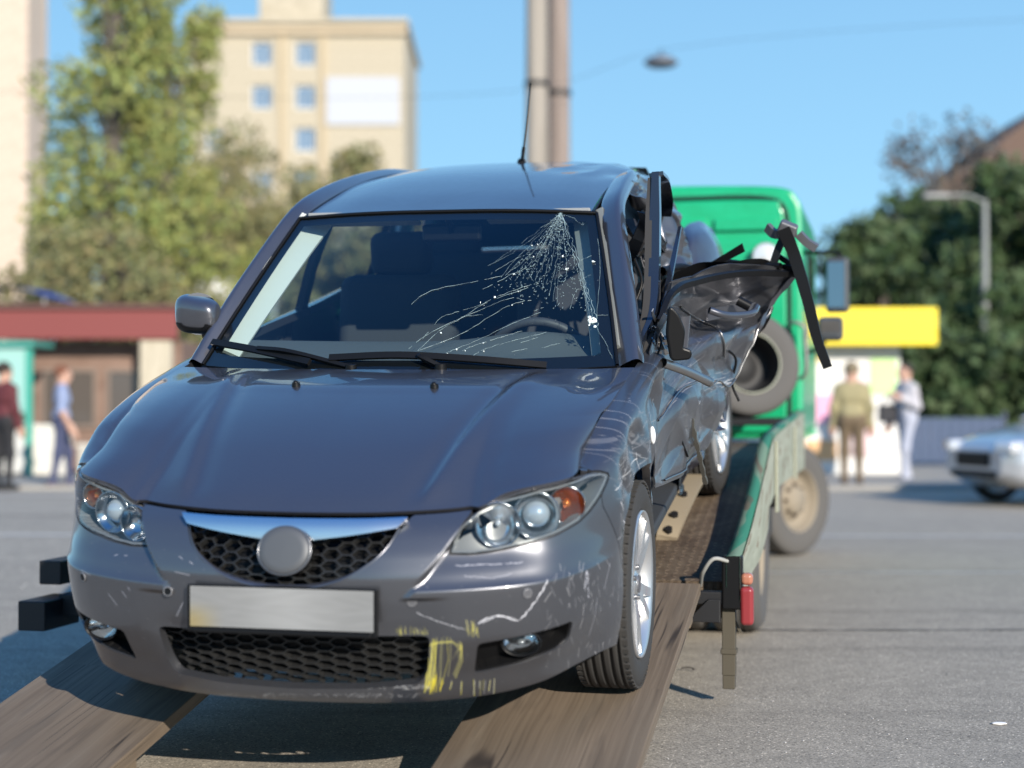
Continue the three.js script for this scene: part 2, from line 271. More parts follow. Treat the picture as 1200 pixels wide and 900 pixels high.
// side rails
const railTop = keyed([[-5.9, 1.095], [-3.2, 0.995], [-2.95, 0.98], [-2.75, 0.955], [-2.3, 0.83], [-1.9, 0.725], [-1.5, 0.63], [-1.12, 0.56]]);
for (const sg of [1, -1]) {
  const low = s => s > -2.6 ? deckY(s) - 0.06 - 0.1 * sm(-1.4, -2.2, s) : lerp(0.66, 0.72, sm(-2.6, -3.2, s));
  const rail = T('side_rail', surf((u, v) => { const s = lerp(-1.12, -5.85, u), a = [[0.985, -0.12], [0.985, 0], [1.03, 0], [1.035, -1]]; const yT = railTop(s), yB = low(s); const p = v < 0.34 ? [0.985, lerp(deckY(Math.min(-1.24, s)) - 0.01, yT, v / 0.34)] : v < 0.5 ? [lerp(0.985, 1.035, (v - 0.34) / 0.16), yT] : [1.035, lerp(yT, yB, (v - 0.5) / 0.5)]; return [sg * p[0], p[1], s]; }, 90, 12, { us: 1.6, vs: 0.5 }), railMat, truck, sg > 0 ? 'weathered pale green side rail' : undefined);
  const outer = T('rail_outer_plate', surf((u, v) => { const s = lerp(-1.13, -5.8, u), yT = railTop(s) - 0.016; return [sg * 1.041, lerp(yT, low(s), v), s]; }, 60, 4, { us: 1.3, vs: 0.3 }), creamMat, rail);
  for (const [y, hh, s] of [[0.78, 0.34, -3.0], [0.85, 0.3, -4.6]]) T('rail_stake', bx(0.014, hh, 0.1, sg * 1.05, y, s, 0.004), creamMat, rail);
  const mud = T('mudguard', surf((u, v) => { const a = lerp(0.1, 2.7, u); return [sg * lerp(0.62, 1.0, v), 0.4 + Math.sin(a) * 0.44, -3.3 + Math.cos(a) * 0.46]; }, 20, 2), darkSteel);
}
// rear lamp, leg, wiring on the right rail; the same hidden on the other side
for (const sg of [1, -1]) {
  const lamp = T('tail_lamp', [bx(0.075, 0.2, 0.07, sg * 1.005, 0.46, -1.16, 0.008)], blackPlastic);
  T('red_lens', [at(bx(0.05, 0.145, 0.05, 0, 0, 0, 0.016), sg * 1.06, 0.375, -1.14, 0.1, 0, 0)], std(0.25, 0.03, 0.035, 0.35, 0, { clearcoat: 0.3 }), lamp);
  T('amber_lens', [at(bx(0.045, 0.045, 0.045, 0, 0, 0, 0.016), sg * 1.06, 0.475, -1.145, 0.1, 0, 0)], std(0.4, 0.16, 0.1, 0.25, 0, { clearcoat: 0.6 }), lamp);
  T('lamp_cable', tube([[sg * 0.99, 0.54, -1.13], [sg * 0.94, 0.55, -1.1], [sg * 0.9, 0.5, -1.12], [sg * 0.88, 0.44, -1.2]], 0.008, 20, 6), std(0.3, 0.3, 0.28, 0.6), lamp);
  T('support_leg', [bx(0.05, 0.32, 0.05, sg * 0.99, 0.27, -1.18, 0.004), bx(0.046, 0.05, 0.05, sg * 0.99, 0.085, -1.18, 0.004), bx(0.06, 0.02, 0.06, sg * 0.99, 0.2, -1.18, 0.004), strip([[sg * 1.0, 0.34, -1.16], [sg * 1.035, 0.27, -1.17]], 0.008, 0.01, V(0, 0, 1), 4)], std(0.07, 0.06, 0.042, 0.85));
  T('hook_bracket', [bx(0.12, 0.05, 0.05, sg * 0.92, 0.4, -1.16, 0.006), extr([[-0.06, -0.03], [0.06, -0.03], [0.06, 0.05], [0.02, 0.05]], 0.025, 0.003).translate(sg * 0.9, 0.345, -1.14)], darkSteel);
}
T('under_run_bar', [bx(0.42, 0.09, 0.1, -1.55, 0.3, -1.25, 0.006), bx(0.12, 0.12, 0.3, -1.8, 0.27, -1.2, 0.006), bx(0.1, 0.1, 0.9, -1.85, 0.42, -1.75, 0.006), bx(0.9, 0.06, 0.06, -1.4, 0.42, -1.8, 0.006)], darkSteel);
// inner track edge with bolts
{ const pts = [[0.745, 0.84, -2.5], [0.74, 0.815, -2.32], [0.725, 0.75, -2.08], [0.7, 0.65, -1.86], [0.68, 0.58, -1.78], [0.665, 0.56, -1.82]];
  const tr = T('track_bracket', strip(pts, t => 0.1 - 0.015 * t, 0.022, V(1, 0, 0), 24), std(0.27, 0.22, 0.15, 0.8));
  for (const t of [0.15, 0.45, 0.6, 0.75]) { const p = catArr(pts, t * 5); T('bolt', at(cyl(0.018, 0.018, 0.02, 6), p[0], p[1] + 0.012, p[2] + 0.01, 0.6), darkSteel, tr); }
}
// chassis
T('chassis', [bx(0.09, 0.22, 7.0, 0.4, 0.55, -5.6, 0.01), bx(0.09, 0.22, 7.0, -0.4, 0.55, -5.6, 0.01), bx(0.5, 0.35, 0.8, 0.62, 0.5, -4.9, 0.03)], darkSteel);
// cab
{
  const half = [[0, 0.93], [0.95, 0.93], [0.985, 0.97], [0.99, 1.3], [0.99, 1.9], [0.985, 2.36], [0.955, 2.47], [0.88, 2.525], [0.6, 2.545], [0, 2.555]];
  const outl = smoothPoly([...half, ...[...half].reverse().slice(1, -1).map(p => [-p[0], p[1]])], true, 4);
  const cab = T('cab', at(extr(outl, 1.85, 0.03), 0, 0, -7.95), green, truck, 'bright green driver cab');
  // pressed back panel
  const back = T('back_panel', at(extr(smoothPoly([[0, 0.96], [0.84, 0.96], [0.9, 1.02], [0.9, 1.9], [0.89, 2.32], [0.86, 2.42], [0.78, 2.455], [0, 2.46], [-0.78, 2.455], [-0.86, 2.42], [-0.89, 2.32], [-0.9, 1.9], [-0.9, 1.02], [-0.84, 0.96]], true, 5), 0.03, 0.012), 0, 0, -6.075), green, cab);
  T('panel_gutter', (() => { const pts = smoothPoly([[0, 2.495], [0.78, 2.485], [0.88, 2.45], [0.925, 2.33], [0.935, 1.9], [0.935, 1.0]], false, 1).slice(0, 6).map(p => V(p[0], p[1], -6.06)); return merge([tube(pts, 0.014, 60, 6), tube(pts.map(p => V(-p.x, p.y, p.z)), 0.014, 60, 6)]); })(), std(0.004, 0.03, 0.02, 0.6), cab);
  // pressed ribs: proud boxes with rounded edges
  const rib = (x0, x1, y0, y1, d = 0.035) => bx(x1 - x0, y1 - y0, d * 2, (x0 + x1) / 2, (y0 + y1) / 2, -6.035, 0.006);
  T('pressed_rib', [rib(0.45, 0.86, 2.27, 2.35)], green, back); T('pressed_rib', [rib(-0.4, 0.4, 2.28, 2.35)], green, back);
  T('pressed_rib', [rib(-0.86, 0.86, 2.05, 2.215)], green, back); T('pressed_rib', [rib(-0.86, 0.86, 1.86, 2.01)], green, back);
  T('pressed_rib', [rib(0.05, 0.72, 1.5, 1.8)], green, back); T('pressed_rib', [rib(-0.72, -0.05, 1.5, 1.8)], green, back); T('pressed_rib', [rib(0.15, 0.58, 1.56, 1.73, 0.02)], green, back);
  T('yellow_sticker', [bx(0.07, 0.05, 0.006, -0.12, 2.44, -6.02, 0.002), bx(0.1, 0.05, 0.006, -0.01, 2.435, -6.02, 0.02)], std(0.8, 0.55, 0.03, 0.5), cab);
  T('windscreen', at(bx(1.7, 0.75, 0.02, 0, 1.95, -8.0, 0.005), 0, 0, 0), std(0.03, 0.04, 0.05, 0.05), cab);
  for (const sg of [1, -1]) { T('side_window', at(bx(0.012, 0.6, 0.85, sg * 1.02, 1.9, -7.1, 0.004), 0, 0, 0), std(0.03, 0.04, 0.05, 0.05), cab); }
  T('grab_handle', tube([[0.93, 1.65, -6.0], [0.97, 1.66, -5.96], [1.03, 1.63, -5.96], [1.04, 1.55, -5.96], [1.04, 1.33, -5.96], [1.0, 1.29, -6.0]], 0.012, 40, 8), std(0.25, 0.24, 0.22, 0.5, 0.5), cab);
  const wl = T('work_lamp', at(lathe([[0, -0.06], [0.05, -0.05], [0.085, -0.01], [0.09, 0.01], [0.082, 0.014]], 32), 0.79, 2.09, -5.93, Math.PI / 2), std(0.6, 0.6, 0.58, 0.3, 0.6), cab); T('lamp_glass', at(lathe([[0, 0.03], [0.05, 0.024], [0.083, 0.01]], 32), 0.79, 2.09, -5.93, Math.PI / 2), std(0.75, 0.75, 0.73, 0.12, 0.3, { clearcoat: 1 }), wl);
  T('lamp_bracket', tube([[0.79, 2.0, -5.98], [0.79, 1.93, -6.03]], 0.012, 4, 6), darkSteel, wl);
  // mirrors
  for (const sg of [1, -1]) {
    const arm = T('mirror_arm', tube([[sg * 0.97, 2.13, -6.2], [sg * 1.12, 2.12, -6.05], [sg * 1.25, 2.1, -6.0], [sg * 1.28, 2.04, -6.0]], 0.014, 24, 8), blackPlastic, cab); T('mirror_strut', tube([[sg * 0.98, 1.45, -6.25], [sg * 1.12, 1.5, -6.1], [sg * 1.22, 1.62, -6.0]], 0.012, 20, 8), blackPlastic, cab);
    T('mirror', [bx(0.15, 0.36, 0.06, sg * 1.245, 1.9, -6.0, 0.028)], std(0.06, 0.065, 0.07, 0.35, 0.1), arm); T('mirror_glass', [bx(0.11, 0.3, 0.008, sg * 1.235, 1.9, -5.966, 0.003)], std(0.3, 0.32, 0.34, 0.05, 1), arm);
    T('mirror', [bx(0.165, 0.16, 0.08, sg * 1.2, 1.615, -5.98, 0.035)], std(0.06, 0.065, 0.07, 0.35, 0.1), arm); T('mirror_glass', [at(bx(0.135, 0.13, 0.008, 0, 0, 0, 0.02), sg * 1.2, 1.615, -5.938, 0.25)], std(0.45, 0.46, 0.47, 0.05, 1), arm);
  }
  T('bumper', bx(2.0, 0.3, 0.2, 0, 0.55, -8.1, 0.05), std(0.3, 0.3, 0.3, 0.6), cab);
}
T('spare_carrier', [bx(0.7, 0.05, 0.3, 0.66, 1.018, -5.6, 0.006), bx(0.06, 0.11, 0.28, 0.36, 0.937, -5.6, 0.006), bx(0.06, 0.11, 0.28, 0.95, 0.937, -5.6, 0.006)], darkSteel);
// truck wheels
{
  const prof = [[0.24, -0.11], [0.3, -0.125], [0.37, -0.125], [0.4, -0.1], [0.41, -0.085], [0.41, -0.04], [0.4, -0.038], [0.4, -0.028], [0.41, -0.026], [0.41, 0.026], [0.4, 0.028], [0.4, 0.038], [0.41, 0.04], [0.41, 0.085], [0.4, 0.1], [0.37, 0.125], [0.3, 0.125], [0.24, 0.11]];
  const ty = lathe(prof, 64); ty.rotateZ(-Math.PI / 2);
  const rm = lathe([[0.24, 0.11], [0.225, 0.1], [0.215, 0.05], [0.19, 0.02], [0.15, 0.015], [0.13, 0.05], [0.1, 0.055], [0.09, 0.1], [0, 0.105]], 48); rm.rotateZ(-Math.PI / 2);
  const nutG = (() => { const g = []; for (let i = 0; i < 8; i++) { const a = i / 8 * 6.283; g.push(at(cyl(0.014, 0.014, 0.03, 6), 0.062, Math.cos(a) * 0.115, Math.sin(a) * 0.115, 0, 0, Math.PI / 2)); } return merge(g); })();
  const truckTyre = std(0.1, 0.094, 0.088, 0.9);
  const put = (x, z, sg, st = 0) => { const w = new THREE.Group(); w.name = 'wheel'; truck.add(w); w.position.set(x, 0.412, z); w.rotation.y = (sg < 0 ? Math.PI : 0) + st; mesh(w, 'tyre', ty, truckTyre); mesh(w, 'rim', rm, std(0.26, 0.22, 0.165, 0.8)); { const n = mesh(w, 'wheel_nuts', nutG, rustSteel); n.userData.kind = 'stuff'; } };
  put(0.82, -7.7, 1, -0.55); put(-0.86, -7.7, -1, -0.62); put(0.84, -3.3, 1); put(-0.84, -3.3, -1); put(0.58, -3.3, -1); put(-0.58, -3.3, 1);
  // spare wheel lying against the cab
  const sp = thing('spare_wheel', 'dusty spare tyre leaning on the deck against the green cab', 'wheel', [0, 0, 0]);
  const o = V(RIG.x, 0, RIG.z).addScaledVector(LAT, 0.66).addScaledVector(FWD, -5.55); sp.position.set(o.x, 1.045, o.z); sp.rotation.y = YAW;
  const inner = new THREE.Group(); const rot = g => { g = g.clone(); g.scale(0.9, 0.8, 0.8); g.rotateY(-1.12); g.rotateX(-0.12); g.translate(0.03, 0.328, 0); return g; };
  mesh(sp, 'tyre', rot(ty), truckTyre); mesh(sp, 'rim', rot(lathe([[0.24, 0.11], [0.235, 0.09], [0.225, 0.0], [0.215, -0.1], [0.12, -0.1], [0.1, -0.06], [0, -0.06]], 48).rotateZ(-Math.PI / 2)), std(0.012, 0.012, 0.013, 0.6, 0)); mesh(sp, 'rim_edge', rot(new THREE.TorusGeometry(0.238, 0.008, 8, 48).rotateY(Math.PI / 2).translate(0.112, 0, 0)), creamMat);
}
// torn window frame hooked over the truck's corner and door tip: part of the wreck, built with the car's door
// ================================================================== ramp boards
{
  const wood = (sd) => dtex(512, 1024, (u, v) => { const w = u + 0.012 * noise(u * 3, v * 5, sd); const q = noise(w * 60, v * 1.6, sd) * 0.45 + noise(w * 160, v * 4, sd + 2) * 0.4 + noise(w * 16, v * 0.8, sd + 4) * 0.2, b = noise(w * 4, v * 3, sd + 5), st = sm(0.1, 0.5, noise(w * 12, v * 3.2, sd + 9) + 0.4 * noise(w * 50, v * 12, sd)), pl = sm(0.05, 0.5, noise(w * 8, v * 2, sd + 14)), ck = sm(0.035, 0.0, Math.abs(noise(w * 11, v * 0.5, sd + 21))) * sm(0.05, 0.2, noise(w * 3, v * 2, sd + 30)); let c = [0.425 + q * 0.1 + b * 0.05, 0.37 + q * 0.095 + b * 0.045, 0.31 + q * 0.085 + b * 0.04]; c = c.map((x, i) => lerp(x, [0.25, 0.215, 0.185][i], st * 0.22)); c = c.map((x, i) => lerp(x, [0.5, 0.46, 0.405][i], pl * 0.25)); return c.map((x, i) => lerp(x, [0.14, 0.11, 0.09][i], ck * 0.8)); });
  const mk = (x0, x1, z0, z1, sd, label, sk) => {
    const b = thing('ramp_board', label, 'board', [RIG.x, CAR_Y, RIG.z], 0, 'boards laid as a ramp under the car'); b.rotation.order = 'YXZ'; b.rotation.set(CAR_PITCH, YAW, CAR_ROLL);
    const w = wood(sd); w.repeat.set(1, 1);
    const g = bx(x1 - x0, 0.042, z1 - z0, 0, 0, 0, 0.004); const p = g.attributes.position, uv = g.attributes.uv, nn = g.attributes.normal;
    for (let i = 0; i < p.count; i++) { uv.setXY(i, (p.getX(i) - x0) / 0.6 + (Math.abs(nn.getX(i)) > 0.5 ? p.getY(i) * 3 : 0), p.getZ(i) / 1.6); }
    g.rotateY(sk); g.translate((x0 + x1) / 2, -0.024, (z0 + z1) / 2);
    mesh(b, 'plank', g, std(1, 1, 1, 0.85, 0, { map: w, bumpMap: w, bumpScale: 0.002 }));
    const bat = []; for (const z of [z0 + 0.25, z0 + 1.1, z1 - 0.5]) bat.push(bx(x1 - x0 - 0.04, 0.04, 0.08, (x0 + x1) / 2, -0.066, z, 0.004)); mesh(b, 'batten', bat, std(0.16, 0.12, 0.08, 0.9));
    return b;
  };
  mk(0.345, 0.905, -1.12, 1.2, 2, 'weathered wooden ramp board under the wheel with the visible silver rim', 0.012);
  mk(-1.12, -0.535, -1.12, 1.2, 8, 'weathered wooden ramp board mostly in the shadow of the car', 0.0);
}
// ================================================================== the wrecked car
const car = thing('damaged_car', 'dark grey sedan with smashed driver side and cracked windshield, nose down on wooden ramp boards', 'car');
car.rotation.order = 'YXZ'; car.rotation.set(CAR_PITCH, YAW, CAR_ROLL); car.position.set(RIG.x, CAR_Y, RIG.z);

// --- plan outline of the body, centre of the nose round to the centre of the tail
const PLAN = [[0, 0.872], [0.12, 0.869], [0.24, 0.86], [0.35, 0.84], [0.46, 0.812], [0.56, 0.775], [0.64, 0.733], [0.71, 0.672], [0.765, 0.585], [0.805, 0.48], [0.838, 0.36], [0.86, 0.2], [0.87, 0], [0.876, -0.3], [0.878, -0.8], [0.878, -1.4], [0.876, -2], [0.868, -2.6], [0.848, -3], [0.8, -3.3], [0.7, -3.5], [0.5, -3.6], [0.25, -3.64], [0, -3.65]];
const planTab = []; {
  let L = 0, prev = null;
  for (let i = 0; i <= 2300; i++) { const p = catArr(PLAN, i / 100); if (prev) L += Math.hypot(p[0] - prev[0], p[1] - prev[1]); planTab.push([L, Math.max(0, p[0]), p[1]]); prev = p; }
}
const SMAX = planTab[planTab.length - 1][0];
function plan(s) {              // s >= 0
  let lo = 0, hi = planTab.length - 1; s = clamp(s, 0, SMAX);
  while (hi - lo > 1) { const m = (lo + hi) >> 1; if (planTab[m][0] > s) hi = m; else lo = m; }
  const a = planTab[lo], b = planTab[hi], t = (s - a[0]) / Math.max(1e-9, b[0] - a[0]), l = Math.hypot(b[1] - a[1], b[2] - a[2]);
  return [lerp(a[1], b[1], t), lerp(a[2], b[2], t), -(b[2] - a[2]) / l * Math.min(1, s / 0.1, (SMAX - s) / 0.1), (b[1] - a[1]) / l];     // x, z, normal x, normal z
}
const profC = keyed([[0.15, 0.12], [0.18, 0.085], [0.22, 0.055], [0.27, 0.04], [0.33, 0.03], [0.396, 0.022], [0.45, 0.012], [0.5, 0.008], [0.55, 0.01], [0.6, 0.03], [0.64, 0.058], [0.674, 0.09], [0.703, 0.134], [0.72, 0.165]]);
const profO = keyed([[0.15, 0.12], [0.18, 0.09], [0.22, 0.068], [0.276, 0.05], [0.33, 0.028], [0.387, 0.01], [0.45, 0.003], [0.515, 0], [0.524, 0.001], [0.532, 0.012], [0.56, 0.033], [0.602, 0.066], [0.65, 0.09], [0.7, 0.112], [0.75, 0.13]]);
const topZ = keyed([[-3.6, 1.05], [-3.2, 1.04], [-2.6, 1.015], [-1.8, 0.985], [-1.2, 0.97], [-0.6, 0.95], [-0.355, 0.932], [-0.12, 0.912], [0.05, 0.888], [0.2, 0.857], [0.3, 0.822], [0.39, 0.793], [0.46, 0.774], [0.62, 0.76]]);
const profF = keyed([[0, 0.115], [0.0025, 0.082], [0.006, 0.061], [0.012, 0.044], [0.024, 0.029], [0.05, 0.016], [0.09, 0.008], [0.15, 0.002], [0.22, 0], [0.45, 0.004], [0.62, 0.03], [0.75, 0.06]]);
const dentK = [[-0.2, 0.72, 0.035, 0.16], [-0.42, 0.8, 0.03, 0.13], [0.12, 0.77, 0.03, 0.12], [0.28, 0.62, 0.02, 0.1], [-0.4, 0.55, 0.03, 0.12]];
function shell(s, y) {          // the body's side surface; s signed, right of the picture positive
  const sg = s < 0 ? -1 : 1, [px, pz, nx, nz] = plan(Math.abs(s));
  const front = sm(0.34, 0.6, pz), k = lerp(1, 0.32, sm(0.58, 0.82, px));
  const xd = 0.35 + (y - 0.524) * 1.0, mid = sm(xd + 0.012, xd - 0.012, px) * 1;
  const up = y > 0.5 ? k : 1;
  const If = lerp(profO(y) * up, profC(y), y > 0.5 ? mid : sm(0.46, 0.34, px));
  let I = lerp(profF(Math.max(0, topZ(pz) - y)), If, front);
  if (sg > 0 && pz < 0.45) {      // the beaten-in wing
    const w = sm(0.45, 0.25, pz) * sm(0, 0.1, topZ(pz) - y);
    for (const [dz, dy, a, r] of dentK) { const d = Math.hypot((pz - dz), (y - dy) * 0.9) / r; I += w * a * Math.exp(-d * d * 1.6); }
    I += w * 0.035 * sm(-0.05, -0.45, pz);
    I += w * (0.016 * ridge(pz * 4, y * 5, 2.3) + 0.003 * ridge(pz * 12, y * 11, 8.1));
  }
  return [sg * (px - nx * I), y, pz - nz * I];
}
const shellN = (s, y) => { const e = 0.002, a = shell(s + e, y), b = shell(s - e, y), c = shell(s, y + e), d = shell(s, y - e); return V(a[0] - b[0], a[1] - b[1], a[2] - b[2]).cross(V(c[0] - d[0], c[1] - d[1], c[2] - d[2])).normalize(); };
const sx = (x, y) => { let a = 0, b = 1.6; for (let i = 0; i < 40; i++) { const m = (a + b) / 2; if (shell(-m, y)[0] < -x) b = m; else a = m; } return a; };
const sz = (z, y) => { let a = 0.5, b = SMAX; for (let i = 0; i < 40; i++) { const m = (a + b) / 2; if (shell(-m, y)[2] < z) b = m; else a = m; } return a; };
const S_ = (x, y) => [sx(x, y), y], Z_ = (z, y) => [sz(z, y), y];
// --- outlines in the (s, y) domain
function corner(pts, r = 0.25) { const o = [], n = pts.length; for (let i = 0; i < n; i++) { const a = pts[(i + n - 1) % n], b = pts[i], c = pts[(i + 1) % n]; const l1 = Math.hypot(a[0] - b[0], a[1] - b[1]), l2 = Math.hypot(c[0] - b[0], c[1] - b[1]), q = Math.min(r, l1 * 0.45, l2 * 0.45); const p = [lerp(b[0], a[0], q / l1), lerp(b[1], a[1], q / l1)], s = [lerp(b[0], c[0], q / l2), lerp(b[1], c[1], q / l2)]; for (let k = 0; k <= 4; k++) { const t = k / 4; o.push([0, 1].map(j => (1 - t) * (1 - t) * p[j] + 2 * t * (1 - t) * b[j] + t * t * s[j])); } } return o; }
function sdf(poly) {
  let x0 = 1e9, x1 = -1e9, y0 = 1e9, y1 = -1e9; for (const [a, b] of poly) { x0 = Math.min(x0, a); x1 = Math.max(x1, a); y0 = Math.min(y0, b); y1 = Math.max(y1, b); }
  return (x, y) => {
    const ox = Math.max(x0 - x, x - x1, 0), oy = Math.max(y0 - y, y - y1, 0); if (ox + oy > 0.05) return Math.hypot(ox, oy);
    let d = 1e9, inside = false;
    for (let i = 0, n = poly.length; i < n; i++) {
      const a = poly[i], b = poly[(i + 1) % n], ex = b[0] - a[0], ey = b[1] - a[1], t = clamp(((x - a[0]) * ex + (y - a[1]) * ey) / (ex * ex + ey * ey + 1e-12));
      d = Math.min(d, (x - a[0] - ex * t) ** 2 + (y - a[1] - ey * t) ** 2);
      if ((a[1] > y) !== (b[1] > y) && x < (b[0] - a[0]) * (y - a[1]) / (b[1] - a[1]) + a[0]) inside = !inside;
    }
    d = Math.sqrt(d); return inside ? -d : d;
  };
}
const aim = (o, dir) => o.quaternion.setFromUnitVectors(V(0, 0, 1), dir.clone().normalize());
const mir = f => (s, y) => f(Math.abs(s), y);
const topPts = [[0, 0.7], [sx(0.15, 0.7), 0.7005], [sx(0.356, 0.703), 0.703], [sx(0.487, 0.708), 0.708], [sx(0.56, 0.739), 0.739], [sx(0.655, 0.761), 0.761], [sz(0.46, 0.773), 0.773]];
for (const z of [0.39, 0.3, 0.2, 0.05, -0.12, -0.355, -0.6, -1.2, -2, -2.6, -3.2, -3.45]) topPts.push([sz(z, topZ(z) - 0.001), topZ(z) - 0.001]);
topPts.push([SMAX, 1.05]);
const ytop = keyed(topPts), sCorner = sz(0.46, 0.773), sHoodRear = sz(-0.355, 0.931);
const hlPoly = [S_(0.43, 0.604), S_(0.49, 0.6), S_(0.56, 0.604), S_(0.64, 0.617), S_(0.7, 0.63), S_(0.748, 0.648), Z_(0.5, 0.668), Z_(0.455, 0.695), Z_(0.41, 0.73), Z_(0.39, 0.749), Z_(0.42, 0.763), Z_(0.46, 0.767), S_(0.655, 0.755), S_(0.56, 0.733), S_(0.487, 0.703), S_(0.462, 0.675), S_(0.445, 0.64)];
const hl = mir(sdf(hlPoly));
const half = pts => [...pts.map(p => [p[0], p[1]]), ...[...pts].reverse().filter(p => p[0] > 1e-4).map(p => [-p[0], p[1]])];
const grilleOpen = sdf(half([[0, 0.528], S_(0.09, 0.534), S_(0.17, 0.556), S_(0.24, 0.594), S_(0.28, 0.63), S_(0.304, 0.67), S_(0.338, 0.72), [0, 0.72]]));
const chromeReg = sdf(half([[0, 0.64], S_(0.07, 0.648), S_(0.16, 0.658), S_(0.297, 0.675), S_(0.33, 0.702), [0.2, 0.6965], [0, 0.696]]));
const intake = sdf(corner(half([[0, 0.236], S_(0.2, 0.242), S_(0.35, 0.256), S_(0.372, 0.29), S_(0.388, 0.396), [0, 0.402]]), 0.02));
const fogPoly = [S_(0.488, 0.274), S_(0.6, 0.289), S_(0.7, 0.316), S_(0.722, 0.335), S_(0.736, 0.39), S_(0.66, 0.384), S_(0.508, 0.368)];
const fogR = mir(sdf(corner(fogPoly, 0.012)));
const archAt = (zc, r) => (s, y) => { const [px, pz] = plan(Math.abs(s)); return px < 0.6 ? 1 : Math.hypot(pz - zc, y - 0.325) - r; };
const archF = archAt(0, 0.366), archR = archAt(-2.64, 0.347);
const ybot = keyed([[0, 0.192], [0.45, 0.196], [0.7, 0.217], [0.9, 0.236], [1.02, 0.248], [1.12, 0.24], [1.5, 0.2], [SMAX - 1.5, 0.22], [SMAX, 0.26]]);
const seam = (s, y) => plan(Math.abs(s))[1] - lerp(0.335, 0.452, clamp((y - 0.45) / 0.22));     // < 0 behind the bumper / wing seam
// --- cut a region out of a surface over a grid of domain points; keep where f < 0
function cut(fn, pts, ni, nj, f, opt = {}) {
  const pos = [], uvs = [], idx = [], dv = [], map = new Map(), dom = [];
  const add = (s, y) => {
    let p = fn(s, y); const n = opt.nrm(s, y); if (opt.off) p = [p[0] + n.x * opt.off, p[1] + n.y * opt.off, p[2] + n.z * opt.off];
    pos.push(...p); dv.push(n); dom.push([s, y]); const q = opt.uv ? opt.uv(s, y) : [s, y]; uvs.push(...q); return pos.length / 3 - 1;
  };
  const val = [], vid = k => { const key = 'v' + k; if (!map.has(key)) map.set(key, add(...pts[k])); return map.get(key); };
  for (let k = 0; k < pts.length; k++) val[k] = f(...pts[k]);
  const eid = (a, b) => { const key = a < b ? a + '_' + b : b + '_' + a; if (!map.has(key)) { const t = val[a] / (val[a] - val[b]); map.set(key, add(lerp(pts[a][0], pts[b][0], t), lerp(pts[a][1], pts[b][1], t))); } return map.get(key); };
  for (let j = 0; j < nj; j++) for (let i = 0; i < ni; i++) {
    const a = j * (ni + 1) + i, b = a + 1, c = a + ni + 1, d = c + 1;
    for (const t of [[a, b, d], [a, d, c]]) {
      const poly = [];
      for (let k = 0; k < 3; k++) { const p = t[k], q = t[(k + 1) % 3]; if (val[p] <= 0) poly.push(vid(p)); if ((val[p] <= 0) !== (val[q] <= 0)) poly.push(eid(p, q)); }
      for (let k = 1; k + 1 < poly.length; k++) if (poly[0] !== poly[k] && poly[k] !== poly[k + 1] && poly[0] !== poly[k + 1]) idx.push(poly[0], poly[k], poly[k + 1]);
    }
  }
  const g = new THREE.BufferGeometry(); g.setAttribute('position', new THREE.Float32BufferAttribute(pos, 3)); g.setAttribute('uv', new THREE.Float32BufferAttribute(uvs, 2));
  g.setAttribute('normal', new THREE.Float32BufferAttribute(dv.flatMap(n => [n.x, n.y, n.z]), 3)); g.setIndex(idx);
  if (!opt.flange) return g;
  const edges = new Map(); for (let k = 0; k < idx.length; k += 3) for (let e = 0; e < 3; e++) { const a = idx[k + e], b = idx[k + (e + 1) % 3]; edges.set(a + '_' + b, [a, b]); }
  const fp = []; const w = opt.flange;
  for (const [a, b] of edges.values()) if (!edges.has(b + '_' + a)) {
    const A = V(...pos.slice(a * 3, a * 3 + 3)), B = V(...pos.slice(b * 3, b * 3 + 3)), C = B.clone().addScaledVector(dv[b], -w), D = A.clone().addScaledVector(dv[a], -w);
    fp.push(...A.toArray(), ...C.toArray(), ...B.toArray(), ...A.toArray(), ...D.toArray(), ...C.toArray());
  }
  if (!fp.length) return g;
  const fg = new THREE.BufferGeometry(); fg.setAttribute('position', new THREE.Float32BufferAttribute(fp, 3)); fg.computeVertexNormals();
  return merge([g, fg]);
}
function gridSY(ss, rows, toY) { const pts = []; for (const r of rows) for (const s of ss) pts.push([s, toY ? toY(s, r) : r]); return [pts, ss.length - 1, rows.length - 1]; }
const cutShell = (g, f, o = {}) => cut(shell, ...g, f, { nrm: shellN, ...o });

